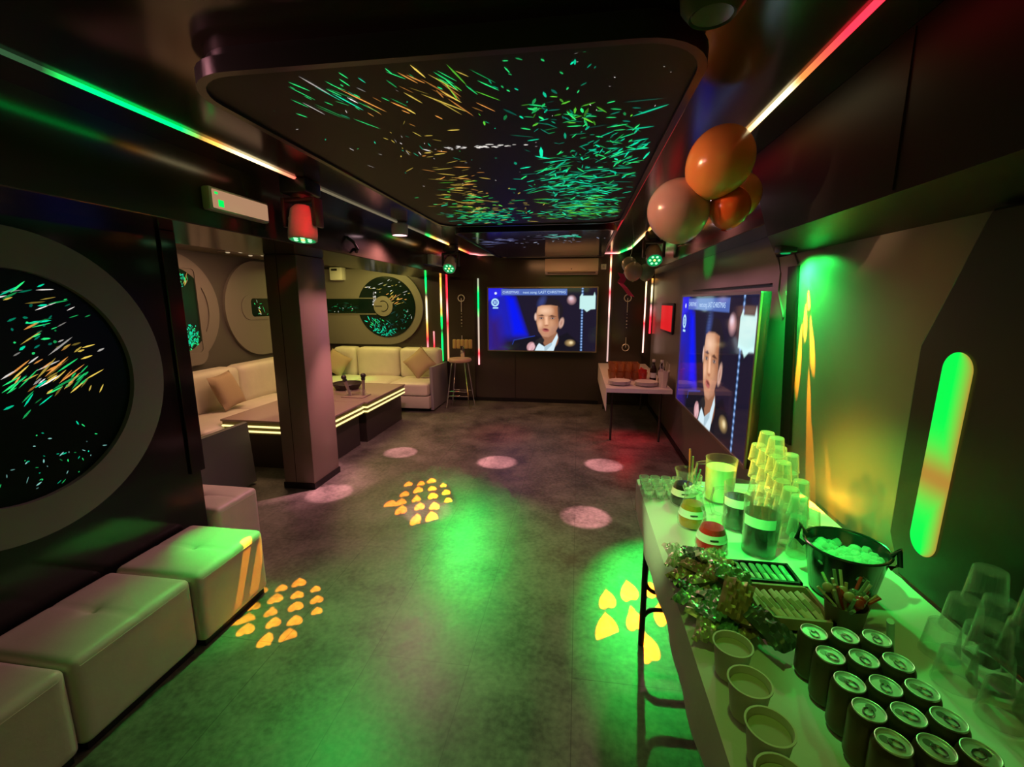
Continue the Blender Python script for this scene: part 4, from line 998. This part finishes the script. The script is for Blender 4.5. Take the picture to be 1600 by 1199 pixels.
# straws in a beaker added in place of thin coloured lines by the wall
t = thing('straw_beaker', 'slim clear beaker of coloured straws added in place of thin coloured wall lines', 'rods', (.56, 2.14, TZ2))
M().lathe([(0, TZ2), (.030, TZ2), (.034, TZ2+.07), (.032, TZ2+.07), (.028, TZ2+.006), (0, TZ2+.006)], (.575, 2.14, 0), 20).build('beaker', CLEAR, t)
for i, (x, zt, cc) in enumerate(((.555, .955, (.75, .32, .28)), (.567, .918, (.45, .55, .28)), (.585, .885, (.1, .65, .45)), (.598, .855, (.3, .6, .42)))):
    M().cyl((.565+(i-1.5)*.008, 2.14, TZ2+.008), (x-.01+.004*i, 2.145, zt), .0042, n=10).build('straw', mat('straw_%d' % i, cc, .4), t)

# tumbler tower by the wall
tw = tag(tumbler_mesh(.072, .033, .026).build('tumbler', CLEAR), '', 'tumbler', 'tumblers stacked upside down against the right wall')
first = True
cols_ = [(.795, 1.60, 3), (.798, 1.672, 3), (.80, 1.744, 4), (.802, 1.816, 5), (.795, 1.888, 5), (.79, 1.96, 4), (.865, 1.66, 2), (.868, 1.75, 3), (.868, 1.84, 4), (.862, 1.93, 4)]
rown = ['first', 'second', 'third', 'fourth', 'fifth', 'sixth', 'seventh', 'eighth', 'ninth', 'tenth']
lev = ['bottom', 'second', 'third', 'fourth', 'fifth']
for ci, (x, y, nn) in enumerate(cols_):
    for k in range(nn):
        lb = 'stacked clear tumbler, %s from the camera in the %s row, %s level' % (rown[ci] if ci < 6 else rown[ci-6], 'front' if ci < 6 else 'wall side', 'top' if k == nn-1 else lev[k])
        lc = (x-.004*k, y+.003*k, TZ2+.001+k*.0735)
        if first: o = tw; first = False
        else: o = tw.copy(); COL.objects.link(o)
        o.location = lc; o['label'] = lb

# right hand pile of glass tumblers
gw = tag(tumbler_mesh(.086, .040, .032).build('glass_tumbler', CLEARD), '', 'glass', 'glass tumblers piled at the right end of the drinks table')
first = True
for (x, y, k, lb) in ((.945, 1.16, 0, 'far left glass'), (1.03, 1.16, 0, 'far right glass'), (.905, 1.06, 0, 'left glass second from the wall panel'), (.99, 1.07, 0, 'middle glass under the tallest column'), (.93, .97, 0, 'near left glass'), (1.015, .98, 0, 'near right glass'), (1.02, .89, 0, 'nearest glass'),
                      (.965, 1.14, 1, 'left glass'), (.95, 1.045, 1, 'near left glass'), (1.03, 1.06, 1, 'near right glass'), (1.045, 1.145, 1, 'right glass'), (.995, 1.13, 2, 'topmost glass'), (1.04, 1.05, 2, 'right one beside the topmost glass')):
    o = gw if first else gw.copy()
    if not first: COL.objects.link(o)
    first = False
    o.location = (x, y, TZ2+.001+k*.0875)
    o['label'] = 'upturned glass in dark right hand pile, %s, %s tier' % (lb, ('bottom', 'middle', 'top')[k])

# ice bucket
t = thing('ice_bucket', 'dark metal ice bucket full of ice on the drinks table by the wall', 'ice bucket', (.835, 1.40, TZ2))
x, y, z = .835, 1.40, TZ2; DK = mat('bucket_metal', (.045, .045, .045), .2, metal=.7)
M().lathe([(0, z), (.078, z), (.084, z+.006), (.107, z+.150), (.112, z+.156), (.109, z+.158), (.103, z+.152), (.080, z+.010), (0, z+.010)], (x, y, 0), 48).build('body', DK, t)
M().tube([(x+.110*math.cos(2*PI*k/48), y+.110*math.sin(2*PI*k/48), z+.156) for k in range(48)], .0045, 8, True).build('rim', DK, t)
for a in (150, -30):
    c_, s_ = math.cos(R(a)), math.sin(R(a))
    M().tube([(x+c_*.107, y+s_*.107, z+.12), (x+c_*.128, y+s_*.128, z+.135), (x+c_*.122, y+s_*.122, z+.185), (x+c_*.107, y+s_*.107, z+.160)], .008, 8).build('handle', DK, t)
rg = random.Random(4); q = M()
for i in range(90):
    a = rg.uniform(0, 2*PI); r = .092*math.sqrt(rg.random())
    q.box((-.012, -.012, -.010), (.012, .012, .010), .004, 1, Matrix.Translation((x+r*math.cos(a), y+r*math.sin(a), z+.112+rg.uniform(-.006, .010))) @ Euler((rg.uniform(-1, 1), rg.uniform(-1, 1), rg.uniform(0, 6))).to_matrix().to_4x4())
o = q.build('ice', clear('ice', (.9, .95, .9), .5), t); o['kind'] = 'stuff'

# pot of sweets on sticks
t = thing('candy_pot', 'pot crammed with candy sticks and lollipops in front of the ice bucket', 'sweets', (.745, 1.215, TZ2))
x, y, z = .745, 1.215, TZ2
M().lathe([(0, z), (.036, z), (.040, z+.004), (.050, z+.085), (.052, z+.088), (.049, z+.088), (.037, z+.008), (0, z+.008)], (x, y, 0), 28).build('pot', mat('pot_brown', (.10, .06, .035), .4), t)
rg = random.Random(9)
cand = [(.55, .52, .38), (.6, .06, .04), (.50, .42, .22), (.25, .40, .28), (.62, .58, .45)]
for i in range(20):
    a = rg.uniform(0, 2*PI); r = rg.uniform(0, .03); b_ = rg.uniform(.02, .075)
    p0 = Vector((x+r*math.cos(a)*.6, y+r*math.sin(a)*.6, z+.05)); p1 = Vector((x+(r+b_)*math.cos(a), y+(r+b_)*math.sin(a), z+rg.uniform(.10, .155)))
    M().tube([p0, p1], .0042, 8).build('candy_stick', mat('candy_%d' % (i % 5), cand[i % 5], .4), t)
for i in range(9):
    a = rg.uniform(0, 2*PI); r = rg.uniform(.01, .045)
    M().sph((x+r*math.cos(a), y+r*math.sin(a), z+.098+rg.uniform(0, .02)), .014, n=12).build('lollipop', mat('lolly_%d' % (i % 3), ((.14, .25, .18), (.45, .05, .03), (.5, .42, .25))[i % 3], .2), t)
o = tag(M().cyl((.815, 1.135, TZ2+.012), (.765, 1.08, TZ2+.135), .008, n=12).build('rolled_tube', mat('pale_tube', (.45, .62, .48), .4)), 'pale cardboard tube leaning between the candy pot and the cans', 'tube')
o.rotation_euler = (0, 0, 0)

# trays
t = thing('serving_tray', 'black tray of wrapped sachets beside the ice bucket', 'tray', (.622, 1.43, TZ2))
def tray(x0, y0, x1, y1, h, m, par, wall=.008):
    q = M(); q.box((x0, y0, TZ2), (x1, y1, TZ2+.006))
    q.box((x0, y0, TZ2), (x0+wall, y1, TZ2+h)); q.box((x1-wall, y0, TZ2), (x1, y1, TZ2+h)); q.box((x0, y0, TZ2), (x1, y0+wall, TZ2+h)); q.box((x0, y1-wall, TZ2), (x1, y1, TZ2+h))
    return q.build('tray', m, par, smooth=False)
tray(.532, 1.375, .715, 1.485, .030, mat('tray_black', (.008, .008, .008), .25), t)
sach = thing('sachet', '', 'sachet', (0, 0, 0))
M().box((-.009, -.042, -.005), (.009, .042, .005), .004).build('wrapper', mat('sachet_clear', (.30, .38, .32), .18), sach)
M().box((-.006, -.030, .0045), (.006, -.006, .0062)).build('print', WHITEP, sach)
nm = ['leftmost', 'second from left', 'third from left', 'fourth from left', 'middle right', 'second from right', 'rightmost']
for i in range(7):
    lc = (.551+i*.0235, 1.43, TZ2+.020); lb = 'clear wrapped sachet in the black tray, %s' % nm[i]
    o = sach if i == 0 else copy_tree(sach)
    o.location = lc; o['label'] = lb; o['group'] = 'sachets in the black tray'; o.rotation_euler = (R(8), R(12), R(8+3*math.sin(i*2)))
t = thing('serving_tray', 'shallow wooden tray of paper sugar sticks, in front of the black tray', 'tray', (.62, 1.26, TZ2))
tray(.528, 1.185, .712, 1.345, .040, WOOD, t, .009)
stick = thing('sugar_stick', '', 'sugar stick', (0, 0, 0))
M().box((-.007, -.055, -.0035), (.007, .055, .0035), .003).build('paper', mat('stick_paper', (.66, .64, .48), .5), stick)
M().box((-.0055, -.02, .003), (.0055, .02, .0042)).build('print', mat('stick_print', (.30, .36, .16), .5), stick)
nm = ['first', 'second', 'third', 'fourth', 'fifth', 'sixth', 'seventh', 'eighth', 'ninth', 'tenth']
for i in range(9):
    o = stick if i == 0 else copy_tree(stick)
    o.location = (.549+i*.0185, 1.262, TZ2+.027+.004*(i % 2)); o.rotation_euler = (R(10), R(-35), R(10+4*math.sin(i*1.7)))
    o['label'] = 'paper sugar stick in the wooden tray, %s from the left' % nm[i]; o['group'] = 'sugar sticks in the wooden tray'

# heap of foil snack packets
def packet(seed, sx, sy, th, m, label):
    rg = random.Random(seed); bm = bmesh.new(); NXp, NYp = 16, 11
    top, bot = [], []
    ph = [rg.uniform(0, 6) for _ in range(6)]
    for side in (1, -1):
        gg = []
        for j in range(NYp+1):
            row = []
            for i in range(NXp+1):
                u = i/NXp*2-1; v = j/NYp*2-1
                puff = max(0, (1-u**4)*(1-v**2))**.7
                cr = .45*math.sin(u*9+ph[0]+v*3)*math.sin(v*7+ph[1]) + .40*abs(math.sin(u*13+v*9+ph[2]*side)) + .30*math.sin(v*19-u*6+ph[3]) + .06*rg.uniform(-1, 1)
                z = side*(th*puff*(.8+cr)) + .006*math.sin(v*9+ph[4])*abs(u)**3
                row.append(bm.verts.new((u*sx/2, v*sy/2*(1-.06*(1-u*u)), z)))
            gg.append(row)
        for j in range(NYp):
            for i in range(NXp): bm.faces.new((gg[j][i], gg[j][i+1], gg[j+1][i+1], gg[j+1][i]))
    bmesh.ops.remove_doubles(bm, verts=bm.verts[:], dist=1e-5); bmesh.ops.recalc_face_normals(bm, faces=bm.faces[:])
    q = M(); q.bm = bm; o = q.build('snack_packet', m, angle=25)
    return tag(o, label, 'snack packet', 'foil snack packets heaped on the drinks table')
FOIL = [mat('foil_olive', (.46, .48, .28), .34, metal=.55), mat('foil_green', (.22, .46, .27), .32, metal=.5), mat('foil_brown', (.34, .23, .11), .38, metal=.4), mat('foil_silver', (.68, .70, .58), .30, metal=.65), mat('foil_dark', (.08, .10, .07), .30, metal=.4)]
rg = random.Random(77)
protos = []
GENERIC = ['olive foil snack packet in the heap on the drinks table', 'green foil snack packet in the heap on the drinks table', 'brown foil snack packet in the heap on the drinks table', 'silvery foil snack packet in the heap on the drinks table', 'dark foil snack packet in the heap on the drinks table']
used = [0]*5; specials = {}
spots = []
for j in range(7):
    for i in range(3):
        spots.append((.365+i*.062+rg.uniform(-.012, .012), 1.135+j*.062+rg.uniform(-.01, .01), TZ2+.012))
for j in range(5):
    for i in range(2): spots.append((.395+i*.066+rg.uniform(-.015, .015), 1.165+j*.072+rg.uniform(-.012, .012), TZ2+.032))
for y_ in (1.21, 1.33, 1.41): spots.append((.43+rg.uniform(-.01, .01), y_, TZ2+.050))
for k, (x, y, z) in enumerate(spots):
    f = k % 5
    if len(protos) <= f:
        o = packet(100+f, .085, .065, .011, FOIL[f], GENERIC[f]); protos.append(o)
    else:
        o = protos[f].copy(); COL.objects.link(o)
    o.location = (x, y, z); o.rotation_euler = (rg.uniform(-.35, .35), rg.uniform(-.35, .35), rg.uniform(0, 6.28)); o['label'] = GENERIC[f]
o = packet(200, .115, .080, .013, FOIL[2], 'large brownish packet lying on the near side of the heap'); o.location = (.452, 1.195, TZ2+.068); o.rotation_euler = (R(10), R(-30), R(62))
o = packet(201, .13, .09, .020, FOIL[4], 'large dark crumpled packet at the near right end of the heap'); o.location = (.510, 1.125, TZ2+.024); o.rotation_euler = (R(-6), R(12), R(-58))
o = packet(202, .10, .07, .014, FOIL[1], 'bright green packet at the top of the heap by the trays'); o.location = (.475, 1.30, TZ2+.066); o.rotation_euler = (R(8), R(10), R(-10))

# paper cups in a row at the table's near edge
cup = thing('paper_cup', '', 'paper cup', (0, 0, 0))
M().lathe([(0, .002), (.030, .002), (.031, 0), (.033, 0), (.0425, .078), (.0455, .080), (.0455, .083), (.0415, .083), (.0405, .079), (.0315, .004), (0, .004)], (0, 0, 0), 40).build('cup', PAPER, cup)
M().lathe([(0, .067), (.0380, .067), (.0385, .068)], (0, 0, 0), 32).build('contents', mat('cup_inside', (.40, .36, .24), .6), cup)
cn = ['paper cup in the row along the table edge, farthest, beside the snack heap', 'paper cup in the row along the table edge, second from the snack heap', 'paper cup in the row along the table edge, third from the snack heap', 'paper cup in the row along the table edge, nearest the camera and cut off']
for i, y in enumerate((1.015, .905, .800, .70)):
    o = cup if i == 0 else copy_tree(cup)
    o.location = (.390, y, TZ2); o['label'] = cn[i]; o['group'] = 'paper cups along the table edge'
    if i == 3: o.location.x = .372

# drink cans, five rows of three
can = thing('drink_can', '', 'drink can', (0, 0, 0))
M().lathe([(0, .004), (.024, .004), (.026, 0), (.030, .006), (.0325, .014), (.0325, .098), (.0315, .105), (.0275, .113), (.0275, .1155)], (0, 0, 0), 36).build('body', mat('can_body', (.11, .06, .035), .35, metal=.5), can)
lid = M().lathe([(.0275, .113), (.0278, .1165), (.0265, .117), (.0255, .1165), (.0245, .1125), (.018, .1125), (0, .1128)], (0, 0, 0), 36).build('lid', mat('can_lid', (.72, .74, .72), .42, metal=.75), can)
tb = M(); tb.tube([(.0085*math.cos(2*PI*k/20), -.004+.0115*math.sin(2*PI*k/20), .1142) for k in range(20)], .0016, 6, True)
tb.cyl((0, .004, .113), (0, .004, .1155), .003, n=10); tb.build('pull_tab', mat('can_tab', (.45, .46, .44), .25, metal=1.), lid)
M().lathe([(0, .1130), (.0085, .1130), (.0088, .1127)], (0, .012, 0), 20).build('mouth_panel', mat('can_mouth', (.32, .33, .30), .3, metal=.9), lid)
ro = ['farthest', 'second', 'middle', 'fourth', 'nearest']; cl_ = ['left', 'centre', 'right']
ys = (1.04, .969, .896, .831, .765); rg = random.Random(6)
for j in range(5):
    for i in range(3):
        o = can if i == j == 0 else copy_tree(can)
        o.location = (.578+i*.0685+rg.uniform(-.001, .001)+.003*(j == 4), ys[j]+rg.uniform(-.001, .001), TZ2); o.rotation_euler = (0, 0, rg.uniform(-1.2, 1.2))
        o['label'] = 'drink can in the %s row of the block of cans, %s one of three' % (ro[j], cl_[i]); o['group'] = 'drink cans at the near end of the table'

# ------------------------------------------------------------------ lights
def lamp(kind, name, loc, color, power, target=None, size=60, blend=.3, radius=.03, sx=None, sy=None):
    l = bpy.data.lights.new(name, kind); l.color = color; l.energy = power
    if kind == 'SPOT': l.spot_size = R(size); l.spot_blend = blend; l.shadow_soft_size = radius
    if kind == 'POINT': l.shadow_soft_size = radius
    if kind == 'AREA': l.shape = 'RECTANGLE'; l.size = sx; l.size_y = sy
    o = bpy.data.objects.new(name, l); COL.objects.link(o); o.location = loc
    if target is not None:
        d = (Vector(target)-Vector(loc)).normalized(); o.rotation_euler = d.to_track_quat('-Z', 'Y').to_euler()
    return o
def gobo(o, n_across=4.6, spread=.18, rot=0., rnd=.35):
    """slide of hearts in front of a projector lamp, as a node pattern on its beam"""
    l = o.data; l.use_nodes = True; nt = l.node_tree; N = nt.nodes; L = nt.links
    em = N['Emission']; tc = N.new('ShaderNodeTexCoord'); sp = N.new('ShaderNodeSeparateXYZ'); L.new(tc.outputs['Normal'], sp.inputs[0])
    def mth(op, a, b=None):
        n = N.new('ShaderNodeMath'); n.operation = op
        for k, v in enumerate((a, b)):
            if v is None: continue
            if isinstance(v, (int, float)): n.inputs[k].default_value = v
            else: L.new(v, n.inputs[k])
        return n.outputs[0]
    az = mth('ABSOLUTE', sp.outputs[2])
    u = mth('DIVIDE', sp.outputs[0], az); v = mth('DIVIDE', sp.outputs[1], az)
    cr, sr = math.cos(rot), math.sin(rot); k = n_across/(2*spread)
    uu = mth('MULTIPLY', mth('ADD', mth('MULTIPLY', u, cr), mth('MULTIPLY', v, sr)), k)
    vv = mth('MULTIPLY', mth('SUBTRACT', mth('MULTIPLY', v, cr), mth('MULTIPLY', u, sr)), k)
    cb = N.new('ShaderNodeCombineXYZ'); L.new(uu, cb.inputs[0]); L.new(vv, cb.inputs[1])
    vo = N.new('ShaderNodeTexVoronoi'); vo.voronoi_dimensions = '2D'; vo.inputs['Scale'].default_value = 1.; vo.inputs['Randomness'].default_value = rnd
    L.new(cb.outputs[0], vo.inputs['Vector'])
    ps = N.new('ShaderNodeSeparateXYZ'); L.new(vo.outputs['Position'], ps.inputs[0])
    wn = N.new('ShaderNodeTexWhiteNoise'); wn.noise_dimensions = '3D'; L.new(vo.outputs['Position'], wn.inputs['Vector'])
    sz = mth('ADD', mth('MULTIPLY', wn.outputs['Value'], .16), .25)
    x = mth('DIVIDE', mth('SUBTRACT', uu, ps.outputs[0]), sz); y = mth('DIVIDE', mth('SUBTRACT', vv, ps.outputs[1]), sz)
    yy = mth('SUBTRACT', y, mth('MULTIPLY', mth('SQRT', mth('ABSOLUTE', x)), .75))
    ins = mth('LESS_THAN', mth('ADD', mth('MULTIPLY', x, x), mth('MULTIPLY', yy, yy)), 1.)
    rr = mth('ADD', mth('MULTIPLY', ps.outputs[0], ps.outputs[0]), mth('MULTIPLY', ps.outputs[1], ps.outputs[1]))
    disc = mth('LESS_THAN', rr, (n_across/2-.35)**2)
    L.new(mth('MULTIPLY', ins, disc), em.inputs['Strength'])
GR = (.02, 1., .10); OR = (1., .30, .01); PKL = (1, .38, .44); WARM = (1, .62, .28); OLV = (.75, .85, .25)
# green beams of the moving heads
lamp('SPOT', 'beam', (-1.68, 2.62, 1.985), GR, 120, (-1.05, 1.60, 0), 58, 1.)
lamp('SPOT', 'beam', (-1.68, 2.62, 1.985), GR, 170, (-1.82, 2.02, .38), 20, .8)
lamp('SPOT', 'beam', (-1.60, 5.75, 1.985), GR, 330, (-.42, 2.70, 0), 22, 1.)
lamp('SPOT', 'beam', (-1.60, 5.75, 1.985), GR, 150, (-1.1, 3.2, 0), 30, 1.)
lamp('SPOT', 'beam', (-1.66, 5.85, 1.985), GR, 110, (-3.5, 6.5, .44), 17, .8)
lamp('SPOT', 'beam', (.72, 4.92, 1.985), GR, 500, (.52, 2.30, 0), 19, .7)
lamp('SPOT', 'beam', (1.02, 2.50, 1.875), GR, 100, (1.13, 2.44, 1.5), 140, .8)
lamp('SPOT', 'beam', (.235, 1.0, 2.15), GR, 200, (.92, 1.80, .75), 34, .6)
lamp('SPOT', 'beam', (.235, 1.0, 2.15), (.30, .85, .08), 14, (.5, 1.2, .75), 80, .9)
lamp('SPOT', 'beam', (.235, 1.0, 2.15), (.05, .9, .15), 26, (.66, .96, .87), 18, .8)
lamp('SPOT', 'beam', (-1.60, 5.75, 1.985), GR, 420, (1.13, 4.3, 2.0), 7, .8)
lamp('SPOT', 'beam', (.72, 4.92, 1.985), GR, 40, (-1.83, 2.20, 2.15), 4, .9)
# heart slides
gobo(lamp('SPOT', 'slide', (-1.60, 2.62, 1.985), OR, 1500, (-1.585, 1.985, 0), 40, 0, .004), 5.4, .135, .5)
gobo(lamp('SPOT', 'slide', (-1.60, 5.78, 1.985), (1, .20, .005), 4000, (-1.30, 3.47, 0), 30, 0, .004), 5.4, .10, .3)
gobo(lamp('SPOT', 'slide', (.70, 4.95, 1.985), (1, .10, 0), 5200, (.37, 2.25, 0), 30, 0, .004), 3.8, .075, .3)
gobo(lamp('SPOT', 'slide', (1.07, 2.52, 1.875), OR, 1700, (1.135, 2.33, .95), 50, 0, .004), 4.2, .26, .2)
# pink downlight pools
for loc, tg, pw in (((-1.66, 4.15, 2.24), (-1.9, 4.5, 0), 120), ((-1.66, 4.15, 2.24), (-.8, 4.36, 0), 150), ((.74, 3.9, 2.24), (.30, 4.43, 0), 150), ((.74, 3.05, 2.24), (.10, 3.28, 0), 150), ((-1.66, 4.0, 2.24), (-2.1, 3.4, 0), 110), ((-1.66, 4.0, 2.24), (-1.15, 3.2, 0), 60)):
    lamp('SPOT', 'pool', loc, PKL, pw*6.5, tg, 10, .5, .01)
lamp('SPOT', 'pool', (-1.66, 4.0, 2.24), PKL, 330, (-2.27, 3.66, .35), 30, .9, .01)
lamp('SPOT', 'puck_wash', (-1.66, 4.15, 2.23), PKL, 110, (-1.9, 4.0, 0), 150, .6, .05)
lamp('SPOT', 'puck_wash', (.74, 3.05, 2.23), PKL, 25, (.8, 3.05, 0), 150, .6, .05)
lamp('SPOT', 'puck_wash', (.74, 3.9, 2.23), PKL, 25, (.8, 3.9, 0), 150, .6, .05)
lamp('SPOT', 'puck_wash', (-1.66, 1.05, 2.23), PKL, 30, (-1.2, 1.25, 2.30), 40, .6, .05)
lamp('SPOT', 'red_fill', (-.95, 2.1, 2.28), RD, 40, (-1.68, 2.66, 2.15), 20, .5, .02)  # added red light with no fixture, reddens the nearest moving head
# added amber light without fixtures, brightens the balloons, right wall and glasses
lamp('SPOT', 'amber_fill', (-1.66, 1.6, 2.24), (1, .55, .28), 130, (.50, 1.95, 2.08), 13, .8, .02)
lamp('SPOT', 'amber_fill', (-1.6, 2.4, 2.1), (1, .52, .02), 1000, (1.0, 1.92, .90), 13, 1., .15)
lamp('SPOT', 'amber_fill', (-1.6, 1.2, 2.25), (1, .33, .10), 80, (1.13, 1.85, 1.45), 22, 1., .1)
# recess warm light, room fill from the lamps behind the camera
lamp('AREA', 'recess_light', (-3.5, 4.6, 2.17), (1, .54, .28), 40, (-3.7, 4.6, 0), sx=.5, sy=2.2)
lamp('AREA', 'recess_light', (-3.2, 6.4, 2.17), (1, .86, .20), 20, (-3.3, 6.8, 0), sx=1.0, sy=.4)
lamp('AREA', 'room_lamp', (-.4, -.9, 2.2), (.50, .72, .08), 4.2, (.3, 1.6, .6), sx=1.6, sy=.6)
lamp('AREA', 'far_fill', (-.3, 6.0, 2.27), (1, .44, .18), 15, (-.3, 6.2, 0), sx=1.2, sy=.5)  # added area light without a fixture, warms the far end
lamp('SPOT', 'red_fill', (.62, 5.45, .63), RD, 22, (.60, 5.25, 0), 110, 1., .05)  # added under the serving table with no fixture, red glow on the floor
lamp('SPOT', 'red_fill', (-1.0, 6.6, 2.2), RD, 60, (-.95, 5.4, 0), 24, 1., .05)  # added with no fixture, reddens the far floor
lamp('SPOT', 'pale_fill', (-1.66, 1.05, 2.23), (.62, 1, .34), 260, (.46, 1.75, .80), 15, .9, .03)  # added light with no lamp of its own, brightens the carafes
w = bpy.data.worlds.new('world'); S.world = w; w.use_nodes = True
w.node_tree.nodes['Background'].inputs[0].default_value = (.01, .008, .006, 1); w.node_tree.nodes['Background'].inputs[1].default_value = .3

S.view_settings.view_transform = 'Standard'; S.view_settings.look = 'None'; S.view_settings.exposure = 0; S.view_settings.gamma = 1
S.view_settings.use_curve_mapping = False
